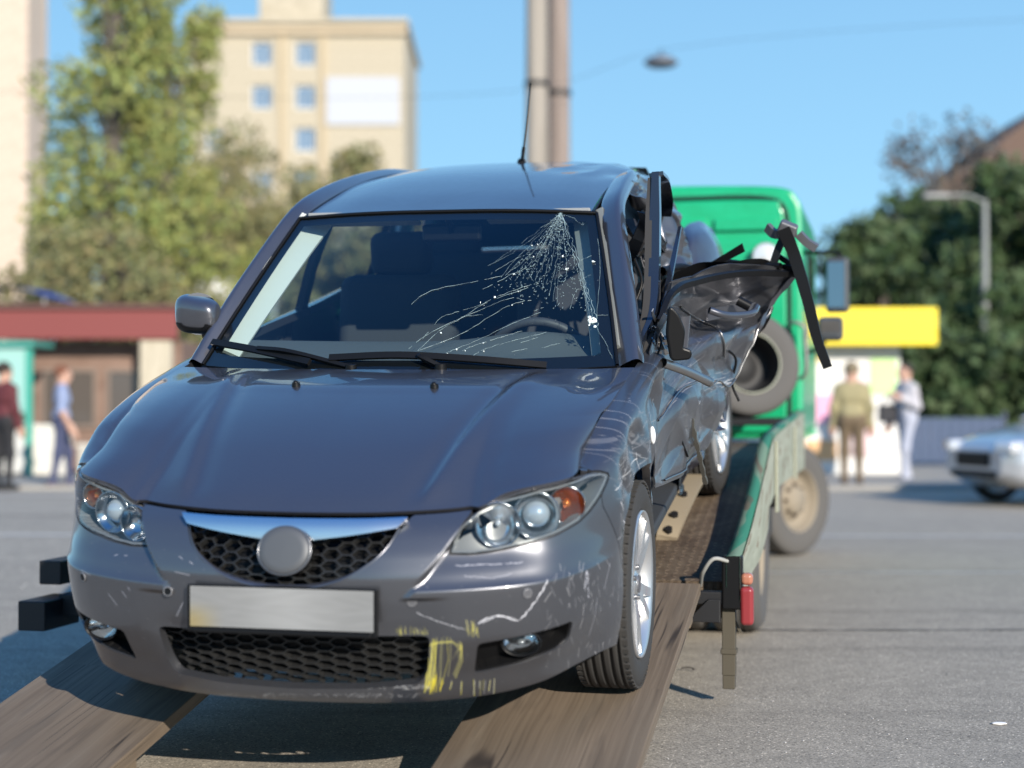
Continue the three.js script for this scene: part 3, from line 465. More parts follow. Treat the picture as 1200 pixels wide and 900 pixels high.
// --- marks on the bumper skin, drawn on its own (s, y) sheet
const BW = 2.3, BY0 = 0.17, BY1 = 0.77;
const buv = (s, y) => [(s + BW / 2) / BW, (y - BY0) / (BY1 - BY0)];
function marks(w, h, uvOf, draw, base) {
  const c = document.createElement('canvas'), r = document.createElement('canvas'); c.width = r.width = w; c.height = r.height = h;
  const g = c.getContext('2d'), q = r.getContext('2d'); g.fillStyle = base; g.fillRect(0, 0, w, h); q.fillStyle = 'rgb(0,' + Math.round(0.34 * 255) + ',' + Math.round(0.75 * 255) + ')'; q.fillRect(0, 0, w, h);
  const xy = p => { const [a, b] = uvOf(...p); return [a * w, (1 - b) * h]; };
  const line = (pts, col, wd, rough = 0.75, metal = 0) => { for (const [k, st] of [[g, col], [q, `rgb(0,${Math.round(rough * 255)},${Math.round(metal * 255)})`]]) { k.strokeStyle = st; k.lineWidth = wd; k.lineCap = 'round'; k.lineJoin = 'round'; k.beginPath(); pts.forEach((p, i) => { const [x, y] = xy(p); i ? k.lineTo(x, y) : k.moveTo(x, y); }); k.stroke(); } };
  const dot = (p, rad, col, rough = 0.8, metal = 0) => { for (const [k, st] of [[g, col], [q, `rgb(0,${Math.round(rough * 255)},${Math.round(metal * 255)})`]]) { k.fillStyle = st; k.beginPath(); const [x, y] = xy(p); k.arc(x, y, rad, 0, 7); k.fill(); } };
  draw(line, dot);
  const tc = new THREE.CanvasTexture(c), tr = new THREE.CanvasTexture(r); tc.colorSpace = THREE.SRGBColorSpace; tc.anisotropy = 8;
  return [tc, tr];
}
const sRGBpaint = '#' + new THREE.Color().setRGB(0.12, 0.121, 0.137).getHexString();
const onB = (u, v) => onSurf(shell, u, v, u < 330 ? -0.4 : 0.5, 0.45);
const [bMap, bRM] = marks(2048, 640, buv, (line, dot) => {
  const L = (pts, col, wd, r) => { if (pts.length < 3 || wd < 2) return line(pts.map(p => onB(...p)), col, wd, r); const q = []; for (let i = 0; i <= 36; i++) { const p = catArr(pts, i / 36 * (pts.length - 1)); q.push(onB(p[0] + rr(-0.7, 0.7), p[1] + rr(-0.7, 0.7))); } for (let i = 0; i < 36; i++) if (rnd() < 0.92) line([q[i], q[i + 1]], col, wd * rr(0.35, 1), r); };
  const white = 'rgba(205,205,210,0.9)', pale = 'rgba(190,190,200,0.5)', yel = ['rgba(205,195,70,0.95)', 'rgba(225,215,120,0.9)', 'rgba(190,180,60,0.85)'];
  L([[488, 718], [515, 729], [545, 738]], white, 2.2); L([[560, 731], [572, 724], [590, 722], [607, 727], [622, 712], [634, 695], [642, 680]], white, 4.5); L([[565, 730], [585, 722], [604, 725]], white, 3);
  L([[535, 663], [560, 662], [600, 660], [612, 659]], pale, 3); L([[545, 675], [575, 677], [600, 672]], pale, 2); L([[685, 690], [688, 670], [690, 700]], pale, 5); L([[715, 660], [708, 690]], pale, 2); L([[690, 745], [700, 700]], pale, 1.5);
  for (let i = 0; i < 60; i++) { const a = Math.pow(rnd(), 1.5), x = lerp(499, 541, a), top = 755 - 8 * Math.sin(a * 3.1) + rr(-3, 3), bot = lerp(810, 766, Math.pow(a, 2.4)) + rr(-6, 2) - (a > 0.75 ? 4 : 0); const w = rr(0.4, 1.1); if (a > 0.3 && a < 0.85 && rnd() < 0.7) continue; L([[x + rr(-1, 3), top], [x + rr(-2, 4), lerp(top, bot, 0.5)], [x - rr(0, 5), bot]], yel[i % 3], w); }
  for (let k = 0; k < 6; k++) L([[502, 757], [515, 752 + k * 0.4], [530, 751 + k * 0.5], [541, 758 + k], [542 - k, 775], [534 - k * 0.6, 795 - k]], yel[k % 3], rr(0.5, 1.1));
  for (let i = 0; i < 12; i++) { const x = rr(503, 520); L([[x, rr(790, 800)], [x - rr(0, 5), rr(806, 814)]], 'rgba(225,205,30,0.95)', rr(0.8, 1.8)); }
  for (let i = 0; i < 26; i++) { const x = rr(464, 502), y = 743 - 0; L([[x, y + rr(-1, 2)], [x - rr(0, 3), y - rr(2, 10)]], yel[i % 3], rr(0.5, 1.1)); }
  for (let i = 0; i < 16; i++) { const x = rr(547, 561); L([[x, rr(738, 748)], [x - rr(-2, 6), rr(724, 738)]], yel[i % 3], rr(0.5, 1.2)); }
  for (const x of [529, 541, 556, 563, 568, 574, 579]) for (let k = 0; k < 2; k++) L([[x + rr(-1, 1), rr(795, 800)], [x - 1 + rr(-1, 1), rr(806, 816)]], k ? pale : yel[k], rr(0.8, 1.6));
  for (let i = 0; i < 260; i++) { const u = rr(90, 730), v = rr(610, 810); dot(onB(u, v), rr(0.4, 1.1), `rgba(215,210,205,${rr(0.15, 0.6)})`); }
  for (let i = 0; i < 90; i++) { const u = rr(640, 735), v = rr(650, 790), l = rr(3, 14), a = rr(1.0, 2.2); L([[u, v], [u + Math.cos(a) * l, v + Math.sin(a) * l]], `rgba(215,212,210,${rr(0.2, 0.65)})`, rr(0.5, 1.6)); }
  for (const [a, b, c, d] of [[134, 651, 138, 650], [146, 651, 149, 651], [210, 652, 214, 655], [222, 658, 226, 661], [205, 670, 222, 674], [95, 668, 106, 674], [215, 705, 207, 722], [127, 696, 137, 709], [143, 693, 148, 700], [150, 688, 152, 692]]) L([[a, b], [c, d]], pale, 2);
  for (let i = 0; i < 60; i++) { const u = rr(250, 500); L([[u, rr(812, 818)], [u + rr(1, 8), rr(812, 818)]], `rgba(180,178,175,${rr(0.2, 0.6)})`, rr(0.6, 2)); }
  for (let i = 0; i < 40; i++) { const u = rr(430, 500); L([[u, rr(803, 808)], [u + rr(1, 6), rr(802, 808)]], `rgba(190,188,185,${rr(0.3, 0.8)})`, rr(0.8, 2.2)); }
}, sRGBpaint);
const bumperPaint = std(1, 1, 1, 1, 1, { map: bMap, roughnessMap: bRM, metalnessMap: bRM, clearcoat: 1, clearcoatRoughness: 0.04 });

// --- front bumper
const rowsB = range(0.17, 0.78, 0.0085), ssB = range(-1.14, 1.14, 0.0095);
const gFront = gridSY(ssB, rowsB);
const gap = 0.003;
const bumpF = (s, y) => Math.max(y - ytop(Math.abs(s)) + gap, ybot(Math.abs(s)) - y, -hl(s, y) + gap, -grilleOpen(s, y), -intake(s, y), -fogR(s, y), -archF(s, y), -seam(s, y) + gap);
const bumper = mesh(car, 'front_bumper', cutShell(gFront, bumpF, { flange: 0.028, uv: buv }), bumperPaint, 'scuffed front bumper with yellow paint scrapes');
// lower lip rolled under the bumper
mesh(bumper, 'lower_lip', surf((u, v) => { const s = lerp(-0.68, 0.68, u), b = shell(s, ybot(Math.abs(s)) + 0.004), n = shellN(s, ybot(Math.abs(s)) + 0.02); return [b[0] - n.x * v * 0.12, b[1] - 0.012 * Math.sin(v * 1.5), b[2] - n.z * v * 0.12]; }, 90, 3), blackPlastic);

// --- honeycomb bars inside an opening
function honeycomb(reg, s0, s1, y0, y1, w, h, depth, inset, bar = 0.0034) {
  const gs = [], seen = new Set();
  const on = (s, y) => { const p = shell(s, y), n = shellN(s, y); return V(...p).addScaledVector(n, -inset); };
  const e = w * 0.3, dx = w - e;
  const pos = [];
  const wall = (a, b) => {
    const key = [a, b].map(p => p.map(x => Math.round(x * 1e4)).join(',')).sort().join('|'); if (seen.has(key)) return; seen.add(key);
    const m = [(a[0] + b[0]) / 2, (a[1] + b[1]) / 2]; if (reg(...m) > 0.012) return;
    const A = on(...a), B = on(...b), n = shellN(...m), t = B.clone().sub(A).normalize(), k = t.clone().cross(n).normalize().multiplyScalar(bar / 2), d = n.clone().multiplyScalar(-depth);
    const c = [[A, k, 1], [A, k, -1], [B, k, -1], [B, k, 1]].map(([p, q, f]) => p.clone().addScaledVector(q, f)), c2 = c.map(p => p.clone().add(d));
    const quad = (p, q, r, s) => pos.push(...p.toArray(), ...q.toArray(), ...r.toArray(), ...p.toArray(), ...r.toArray(), ...s.toArray());
    quad(c[0], c[1], c[2], c[3]); quad(c[0], c[3], c2[3], c2[0]); quad(c[1], c2[1], c2[2], c[2]);
  };
  for (let q = -1; q <= Math.ceil((s1 - s0) / dx) + 1; q++) for (let r = -1; r <= Math.ceil((y1 - y0) / h) + 1; r++) {
    const cx = s0 + q * dx, cy = y0 + r * h + (Math.abs(q) % 2 ? h / 2 : 0);
    if (reg(cx, cy) > 0.045) continue;
    const hx = [[-w / 2, 0], [-w / 2 + e, h / 2], [w / 2 - e, h / 2], [w / 2, 0], [w / 2 - e, -h / 2], [-w / 2 + e, -h / 2]].map(p => [cx + p[0], cy + p[1]]);
    for (let k = 0; k < 6; k++) wall(hx[k], hx[(k + 1) % 6]);
  }
  const g = new THREE.BufferGeometry(); g.setAttribute('position', new THREE.Float32BufferAttribute(pos, 3)); g.computeVertexNormals(); return g;
}
const grille = mesh(car, 'grille', honeycomb(grilleOpen, -0.34, 0.34, 0.52, 0.7, 0.06, 0.03, 0.02, 0.03), std(0.02, 0.02, 0.02, 0.4));
mesh(grille, 'grille_backing', cutShell(gFront, (s, y) => grilleOpen(s, y) - 0.012, { off: -0.075 }), blackPlastic);
const lowGrille = mesh(car, 'lower_grille', honeycomb(intake, -0.42, 0.42, 0.225, 0.41, 0.066, 0.027, 0.02, 0.04), std(0.018, 0.018, 0.018, 0.45));
mesh(lowGrille, 'grille_backing', cutShell(gFront, (s, y) => intake(s, y) - 0.04, { off: -0.085 }), blackPlastic);
const chromeFn = (s, y) => { const p = shell(s, y), n = shellN(s, y), o = 0.003 + 0.03 * clamp((y - 0.645) / 0.05); return [p[0] + n.x * o * 0.3, y + n.y * o * 0.3, p[2] + o]; };
const chromeN = (s, y) => { const e = 0.002, a = chromeFn(s + e, y), b = chromeFn(s - e, y), c = chromeFn(s, y + e), q = chromeFn(s, y - e); return V(a[0] - b[0], a[1] - b[1], a[2] - b[2]).cross(V(c[0] - q[0], c[1] - q[1], c[2] - q[2])).normalize(); };
const chromeTrim = mesh(grille, 'chrome_trim', cut(chromeFn, ...gridSY(range(-0.36, 0.36, 0.006), range(0.63, 0.71, 0.005)), (s, y) => Math.max(chromeReg(s, y), y - ytop(Math.abs(s)) + 0.006), { nrm: chromeN, flange: 0.02 }), trimChrome);
mesh(grille, 'grille_surround', surf((u, v) => { const q = [[sx(0.304, 0.672), 0.672], [sx(0.28, 0.63), 0.63], [sx(0.24, 0.594), 0.594], [sx(0.17, 0.556), 0.556], [sx(0.09, 0.534), 0.534], [0, 0.528]]; const full = [...q, ...[...q].reverse().slice(1).map(p => [-p[0], p[1]])]; const p = catArr(full, u * (full.length - 1)); const n = shellN(p[0], p[1]), b = shell(p[0], p[1] + 0.002); const a = v * Math.PI; return [b[0] * (1 - 0.012 * Math.sin(a)), b[1] + n.y * 0.006 * Math.sin(a) + 0.012 * (v - 0.5), b[2] + n.z * (0.006 * Math.sin(a)) - 0.012 * v]; }, 100, 6), paint);
{ // blank oval badge
  const c = [0.0, 0.624], p = shell(...c), n = shellN(...c);
  const g = lathe([[0, 0.016], [0.05, 0.0155], [0.068, 0.012], [0.073, 0.004], [0.073, -0.02], [0, -0.02]], 48); g.rotateX(Math.PI / 2); g.scale(1.0, 0.88, 1);
  const r = new THREE.TorusGeometry(0.074, 0.0035, 8, 48); r.scale(1.0, 0.88, 1); r.translate(0, 0, 0.003);
  const bm = mesh(grille, 'badge', g, std(0.085, 0.09, 0.098, 0.5, 0.2)), rm = mesh(grille, 'badge_ring', r, std(0.2, 0.2, 0.21, 0.3, 0.8));
  for (const o of [bm, rm]) { o.position.set(p[0], p[1], p[2] + 0.006); o.rotation.x = -0.42; }
}
{ // number plate, unreadable in the photograph
  const a = V(0.256, 0.534, 0.875), b = V(0.256, 0.427, 0.892), tilt = Math.atan2(b.z - a.z, a.y - b.y);
  const pf = mesh(car, 'plate_frame', [bx(0.534, 0.128, 0.012, 0, -0.006, -0.006, 0.004), bx(0.5, 0.012, 0.016, 0, -0.064, -0.002, 0.003)], blackPlastic);
  pf.position.set(0, 0.4795, 0.884); pf.rotation.x = -tilt;
  const pt = dtex(256, 64, (u, v) => { const n = tn(u, v, 9, 3) * 0.02; const y = sm(0.2, 0.0, u); const w = 0.06 * Math.exp(-((u - 0.55) ** 2) / 0.06), b = y * sm(0.7, 0.1, v); return [0.49 + n + w + b * 0.04, 0.49 + n + w - b * 0.01, 0.485 + n + w - b * 0.14]; }); pt.wrapS = pt.wrapT = THREE.ClampToEdgeWrapping;
  mesh(pf, 'number_plate', at(new THREE.PlaneGeometry(0.514, 0.108), 0, 0, 0.0025), std(1, 1, 1, 0.45, 0, { map: pt }), 'blank pale number plate');
}
// parking sensors
for (const [u, v] of [[98, 676], [197, 693], [482.7, 705], [618, 695]]) {
  const q = onB(u, v), p = shell(...q), n = shellN(...q), e = V(...p).addScaledVector(n, 0.001);
  const g = mesh(bumper, 'parking_sensor', [at(cyl(0.0105, 0.0105, 0.006, 20), 0, 0, 0, Math.PI / 2)], u < 300 ? blackPlastic : std(0.16, 0.16, 0.17, 0.4, 0.5));
  g.position.copy(e); aim(g, n);
  const r = mesh(g, 'sensor_ring', new THREE.TorusGeometry(0.0115, 0.0022, 6, 24), std(0.22, 0.22, 0.23, 0.4, 0.4)); r.position.z = 0.001;
}
// fog lamps
for (const sg of [-1, 1]) {
  const reg = (s, y) => Math.max(fogR(s, y) - 0.01, -sg * s);
  const pocket = mesh(car, 'fog_lamp_pocket', cutShell(gFront, reg, { off: -0.045 }), blackPlastic);
  mesh(pocket, 'pocket_wall', cutShell(gridSY(range(sg > 0 ? 0.45 : -0.95, sg > 0 ? 0.95 : -0.45, 0.007), range(0.25, 0.41, 0.005)), (s, y) => Math.max(Math.abs(fogR(s, y) + 0.0035) - 0.003, -sg * s), { off: -0.006, flange: 0.045 }), blackPlastic);
  const c = [sg * sx(0.622, 0.345), 0.343], p = V(...shell(...c)), n = shellN(...c);
  const o = p.clone().addScaledVector(n, -0.024), dir = V(sg * 0.12, 0, 1).normalize();
  const bez = mesh(pocket, 'fog_lamp_bezel', at(lathe([[0.052, -0.03], [0.056, 0.012], [0.052, 0.016], [0.046, 0.008], [0.046, -0.03]], 40), 0, 0, 0, Math.PI / 2), blackPlastic);
  const refl = mesh(pocket, 'fog_lamp_reflector', at(lathe([[0.004, -0.028], [0.02, -0.024], [0.036, -0.012], [0.046, 0.006]], 40), 0, 0, 0, Math.PI / 2), chrome);
  const bulb = mesh(pocket, 'fog_lamp_bulb', new THREE.SphereGeometry(0.011, 16, 12), std(0.35, 0.36, 0.38, 0.15, 0.6));
  const gl = mesh(pocket, 'fog_lamp_glass', at(lathe([[0, 0.02], [0.02, 0.0185], [0.036, 0.014], [0.046, 0.007]], 40), 0, 0, 0, Math.PI / 2), clearGlass);
  for (const m of [bez, refl, bulb, gl]) { m.position.copy(o); aim(m, dir); m.scale.set(1.0, 0.68, 1); }
}
// headlights
const amber = std(0.62, 0.17, 0.03, 0.14, 0.6), hlDark = std(0.15, 0.152, 0.158, 0.2, 0, { specularIntensity: 0.6 });
for (const sg of [-1, 1]) {
  const reg = (s, y) => Math.max(hl(s, y), -sg * s);
  const box = mesh(car, 'headlight', cutShell(gFront, (s, y) => reg(s, y) - 0.004, { off: -0.062 }), hlDark, sg > 0 ? 'headlight below the crushed wing, shining in the sun' : 'intact headlight in shade');
  mesh(box, 'headlight_wall', cutShell(gridSY(range(sg > 0 ? 0.4 : -1.12, sg > 0 ? 1.12 : -0.4, 0.007), range(0.59, 0.77, 0.005)), (s, y) => Math.max(Math.abs(hl(s, y) + 0.007) - 0.003, -sg * s), { off: -0.004, flange: 0.06 }), hlDark);
  mesh(box, 'headlight_lens', cutShell(gridSY(range(sg > 0 ? 0.4 : -1.12, sg > 0 ? 1.12 : -0.4, 0.0085), range(0.59, 0.77, 0.0065)), (s, y) => reg(s, y) + 0.0035, { off: 0.0015, flange: 0.006 }), clearGlass);
  mesh(box, 'headlight_rim', (() => { const n = hlPoly.length, pts = []; for (let i = 0; i <= n; i++) { const q = hlPoly[i % n], p = shell(sg * q[0], q[1]), nn = shellN(sg * q[0], q[1]); pts.push(V(...p).addScaledVector(nn, -0.012)); } return tube(pts, 0.0055, 150, 6); })(), std(0.07, 0.07, 0.075, 0.35, 0.4));
  const spots = sg > 0 ? [[611, 613, 0.056, 'main_beam'], [655, 600, 0.056, 'low_beam'], [684, 590, 0.05, 'indicator']] : [[152, 610, 0.05, 'main_beam'], [126, 598, 0.058, 'low_beam'], [101, 580, 0.036, 'indicator']];
  if (sg > 0) spots.forEach((q, i) => { q[2] = [0.06, 0.062, 0.05][i]; q[0] = [585, 632, 673][i]; q[1] = [612, 603, 591][i]; });
  for (const [u, v, r, nm] of spots) {
    const q = onSurf(shell, u, v, sg * 0.75, 0.66), p = V(...shell(...q)), n = shellN(...q), o = p.clone().addScaledVector(n, -0.03), dir = V(sg * 0.25, 0.03, 1).normalize();
    const ind = nm === 'indicator';
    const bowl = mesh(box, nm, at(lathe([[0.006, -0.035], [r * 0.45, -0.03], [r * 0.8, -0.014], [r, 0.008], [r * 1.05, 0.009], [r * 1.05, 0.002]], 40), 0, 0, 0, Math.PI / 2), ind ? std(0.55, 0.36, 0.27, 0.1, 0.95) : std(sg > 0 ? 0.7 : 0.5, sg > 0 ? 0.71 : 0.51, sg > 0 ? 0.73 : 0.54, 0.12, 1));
    const inner = nm === 'low_beam' ? mesh(box, 'projector_lens', at(new THREE.SphereGeometry(r * 0.62, 28, 18, 0, 7, 0, 1.25), 0, 0, -0.022, Math.PI / 2), std(0.35, 0.4, 0.45, 0.04, 0.3, { clearcoat: 1 })) : mesh(box, 'bulb', at(new THREE.CapsuleGeometry(ind ? 0.012 : 0.008, 0.012, 6, 12), 0, 0, -0.018, Math.PI / 2), ind ? amber : std(0.8, 0.82, 0.85, 0.1, 0.6));
    const ring = mesh(box, 'reflector_ring', new THREE.TorusGeometry(r * 1.02, 0.0026, 8, 48), std(0.4, 0.41, 0.43, 0.15, 1));
    for (const m of [bowl, inner, ring]) { m.position.copy(o); aim(m, dir); }
    ring.translateZ(0.009);
  }
}

// --- wings (front fenders)
const dRows = [0, 0.0006, 0.0012, 0.0018, 0.0025, 0.0034, 0.0045, 0.006, 0.008, 0.0105, 0.013, 0.017, 0.022, 0.028, 0.036, 0.045, ...range(0.055, 0.75, 0.011)].reverse();
const sA0 = 0.84, sDoor = sz(-0.5, 0.6);
const doorLine = (s, y) => plan(Math.abs(s))[1] - lerp(-0.43, -0.6, sm(0.4, 0.95, y));     // < 0 behind the wing
const wingF = sg => (s, y) => Math.max(y - ytop(Math.abs(s)), (ybot(Math.abs(s)) + 0.05) - y, -hl(s, y) + gap, -archF(s, y), seam(s, y), -doorLine(s, y) + gap, -sg * s);
const [wMap, wRM] = marks(1536, 1024, (s, y) => [(s - 0.8) / 1.3, (y - 0.2) / 0.8], (line, dot) => {
  const wcol = a => `rgba(214,212,210,${a})`;
  const Q = (z, y) => [sz(z, y), y];
  for (let i = 0; i < 260; i++) { const z = rr(-0.5, 0.35), y = rr(0.45, 0.86) + (0.1 - z) * 0.05, l = rr(0.01, 0.1), a = rnd() < 0.65 ? rr(-0.5, 0.5) : rr(1, 2.2); line([Q(z, y), Q(z + Math.cos(a) * l * 0.5, y + Math.sin(a) * l * 0.5 + rr(-0.01, 0.01)), Q(z + Math.cos(a) * l, y + Math.sin(a) * l)], wcol(rr(0.12, 0.6)), rr(0.6, 4), 0.6, 0.3); }
  for (let i = 0; i < 60; i++) { const z = rr(-0.45, 0.3), y = rr(0.6, 0.84); line([Q(z, y), Q(z + rr(0.02, 0.08), y + rr(-0.03, 0.03))], wcol(rr(0.08, 0.25)), rr(6, 16), 0.5, 0.5); }
  for (let i = 0; i < 900; i++) dot(Q(rr(-0.5, 0.4), rr(0.42, 0.9)), rr(0.4, 1.6), wcol(rr(0.2, 0.8)));
  line([Q(0.36, 0.66), Q(0.3, 0.6), Q(0.26, 0.57)], wcol(0.9), 5); line([Q(0.38, 0.7), Q(0.2, 0.715), Q(0.05, 0.72)], wcol(0.7), 4);
}, sRGBpaint);
const wingPaint = std(1, 1, 1, 1, 1, { map: wMap, roughnessMap: wRM, metalnessMap: wRM, clearcoat: 0.45, clearcoatRoughness: 0.15 });
for (const sg of [-1, 1]) {
  const ss = range(sA0, sz(-0.66, 0.8), 0.01).map(s => s * sg); if (sg < 0) ss.reverse();
  const w = mesh(car, 'wing', cutShell(gridSY(ss, dRows, (s, d) => ytop(Math.abs(s)) - d), wingF(sg), { flange: 0.025, uv: (s, y) => [(s - 0.8) / 1.3, (y - 0.2) / 0.8] }), sg > 0 ? wingPaint : paint, sg > 0 ? 'dented and scuffed front wing' : undefined);
  if (sg > 0) { const q = [sz(-0.41, 0.7), 0.7], p = V(...shell(...q)), n = shellN(...q); const r = mesh(w, 'side_repeater', at(new THREE.SphereGeometry(0.03, 20, 12), 0, 0, 0), std(0.85, 0.85, 0.84, 0.2)); r.scale.set(0.7, 1, 0.35); r.position.copy(p).addScaledVector(n, 0.003); aim(r, n); }
}
// wheel-arch liners
for (const sg of [-1, 1]) for (const zc of [0, -2.64]) {
  const g = surf((u, v) => { const a = lerp(0.02, Math.PI + 0.2, u), r = zc ? 0.352 : 0.371; return [sg * lerp(sg > 0 ? 0.79 : 0.85, 0.5, v), 0.325 + Math.sin(a) * r, zc + Math.cos(a) * r]; }, 40, 6);
  const cap = new THREE.CircleGeometry(0.37, 40, 0, Math.PI); cap.rotateY(Math.PI / 2); cap.translate(sg * 0.5, 0.325, zc);
  mesh(car, 'wheel_arch_liner', [g, cap], blackPlastic);
}

// --- bonnet
const edgeS = s => { const p = shell(s, ytop(s) - 0.0005); return p; };
const cKey = keyed([[-0.165, 0.953], [0.065, 0.941], [0.15, 0.924], [0.3, 0.888], [0.45, 0.842], [0.6, 0.782], [0.69, 0.738], [0.746, 0.701]]);
const H0 = [0, 0.701, edgeS(0)[2]], hoodRearE = edgeS(sHoodRear);
const hoodFront = q => { const p = edgeS(q * sCorner); return p; };
const hoodSide = t => edgeS(lerp(sCorner, sHoodRear, t));
const hoodCen = t => { const z = lerp(H0[2], -0.165, t); return [0, cKey(z), z]; };
const hoodRear = q => [hoodRearE[0] * q, 0.953 + (hoodRearE[1] - 0.953) * q * q, -0.165 + (hoodRearE[2] + 0.165) * Math.pow(q, 2.2)];
const hoodFn0 = (q, t) => {       // q 0..1 centre to side, t 0..1 front to rear
  const F = hoodFront(q), R = hoodRear(q), C = hoodCen(t), E = hoodSide(t), c00 = hoodFront(0), c10 = hoodFront(1), c01 = hoodRear(0), c11 = hoodRear(1);
  return [0, 1, 2].map(i => { const a = i === 1 ? q * q : q, b = t; return (1 - a) * C[i] + a * E[i] + (1 - b) * F[i] + b * R[i] - ((1 - a) * (1 - b) * c00[i] + a * (1 - b) * c10[i] + (1 - a) * b * c01[i] + a * b * c11[i]); });
};
const hoodFn = (u, v) => {
  const q0 = (u - 0.5) * 2, sg = q0 < 0 ? -1 : 1, q = Math.abs(q0) * 0.991, t = 0.0035 + v * 0.9925, p = hoodFn0(q, t);
  const xr = 0.35 + 0.16 * t, w = sm(0, 0.1, t) * sm(1, 0.75, t) * sm(0, 0.06, 1 - q);
  const d = p[0] - xr; p[1] += w * (0.013 * Math.exp(-(d * d) / (d < 0 ? 0.0004 : 0.003)) - 0.006 * Math.exp(-((d + 0.045) ** 2) / 0.0012));
  p[1] += 0.03 * Math.sin(Math.PI * clamp(t)) * (1 - q * q) * 0.35 * q + 0.003;
  if (sg > 0) { const dd = Math.hypot((p[0] - 0.67) / 0.05, (p[2] + 0.13) / 0.12); p[1] -= 0.012 * Math.exp(-dd * dd); }
  return [sg * p[0], p[1], p[2]];
};
const hoodG = panel(hoodFn, 160, 110, 0.012, { flip: false });
const bonnet = mesh(car, 'bonnet', hoodG, paint);
for (const [u, v] of [[347, 452], [509, 454]]) { const q = onSurf(hoodFn, u, v, 0.6, 0.8), p = hoodFn(...q); const m = mesh(bonnet, 'washer_jet', [at(cyl(0.012, 0.014, 0.012, 16), 0, 0.004, 0), at(new THREE.SphereGeometry(0.009, 12, 8), 0, 0.009, 0.004)], blackPlastic); m.position.set(...p); }
mesh(car, 'engine_bay', [bx(1.3, 0.3, 0.7, 0, 0.48, 0.22, 0.02), bx(1.2, 0.05, 0.8, 0, 0.25, 0.1, 0.02)], blackPlastic);

// --- windshield and cowl
const wsHalf = [
  [[0, 0.94, -0.175], [0.25, 0.939, -0.2], [0.5, 0.937, -0.275], [0.715, 0.935, -0.38]],
  [[0, 1.115, -0.425], [0.24, 1.112, -0.445], [0.46, 1.103, -0.5], [0.665, 1.088, -0.585]],
  [[0, 1.275, -0.695], [0.22, 1.273, -0.705], [0.42, 1.263, -0.74], [0.61, 1.243, -0.795]],
  [[0, 1.404, -0.955], [0.2, 1.403, -0.958], [0.38, 1.397, -0.97], [0.556, 1.386, -0.99]]];
const wsNet = wsHalf.map(r => [...r.slice(1).reverse().map(p => [-p[0], p[1], p[2]]), ...r]);
const wsFn = netFn(wsNet);
const windshield = mesh(car, 'windshield', surf(wsFn, 60, 40), windGlass, 'cracked windshield');
const inset = (fn, d) => (u, v) => { const e = 1e-3, p = fn(u, v), a = fn(u + e, v), b = fn(u, v + e); const n = V(a[0] - p[0], a[1] - p[1], a[2] - p[2]).cross(V(b[0] - p[0], b[1] - p[1], b[2] - p[2])).normalize(); return [p[0] + n.x * d, p[1] + n.y * d, p[2] + n.z * d]; };
const wsIn = inset(wsFn, -0.004), wsOut = inset(wsFn, 0.0025);
{ // painted edge band of the glass
  const band = (u0, u1, v0, v1) => surf((u, v) => wsIn(lerp(u0, u1, u), lerp(v0, v1, v)), 40, 24);
  mesh(windshield, 'black_edge_band', [band(0, 1, 0, 0.07), band(0, 1, 0.94, 1), band(0, 0.035, 0.07, 0.94), band(0.965, 1, 0.07, 0.94)], blackPlastic);
  mesh(windshield, 'seal', [0, 1].map(e => tube(range(0, 1, 0.1).map(t => wsOut(e, t)), 0.006, 40, 6)).concat([tube(range(0, 1, 0.1).map(t => wsOut(t, 1)), 0.006, 40, 6)]), blackPlastic);
}
mesh(car, 'cowl', surf((u, v) => { const q = (u - 0.5) * 2, a = hoodRear(Math.abs(q)), w = wsFn(clamp(u), 0.05); const b = [Math.sign(q) * a[0], a[1] - 0.03, a[2] + 0.02]; return b.map((x, i) => lerp(x, w[i] - (i === 1 ? 0.012 : 0), v) - (i === 1 ? 0.012 * Math.sin(v * 3.14) : 0)); }, 50, 6), blackPlastic);
// wipers
for (const [pts, piv] of [[[[245, 405], [300, 414], [365, 429]], [372, 431]], [[[388, 424], [470, 421], [560, 426], [640, 433]], [475, 430]]]) {
  const on = ([u, v]) => { const q = onSurf(wsFn, u, v, 0.5, 0.1); return V(...inset(wsFn, 0.018)(clamp(q[0], 0, 1), q[1])); };
  const w = mesh(car, 'wiper', [strip(pts.map(on), 0.012, 0.022, V(0, 0.6, 0.8), 24)], blackPlastic);
  const a = on(pts[0]).lerp(on(pts[pts.length - 1]), pts.length > 3 ? 0.45 : 0.5), b = on(piv);
  mesh(w, 'wiper_arm', [strip([a.clone().add(V(0, 0.012, 0.01)), a.clone().lerp(b, 0.5).add(V(0.02, 0.02, 0.012)), b.clone().add(V(0.12, -0.012, 0.0))], 0.02, 0.012, V(0, 0.6, 0.8), 14), at(cyl(0.018, 0.02, 0.02, 14), b.x + 0.12, b.y - 0.012, b.z)], blackPlastic);
}
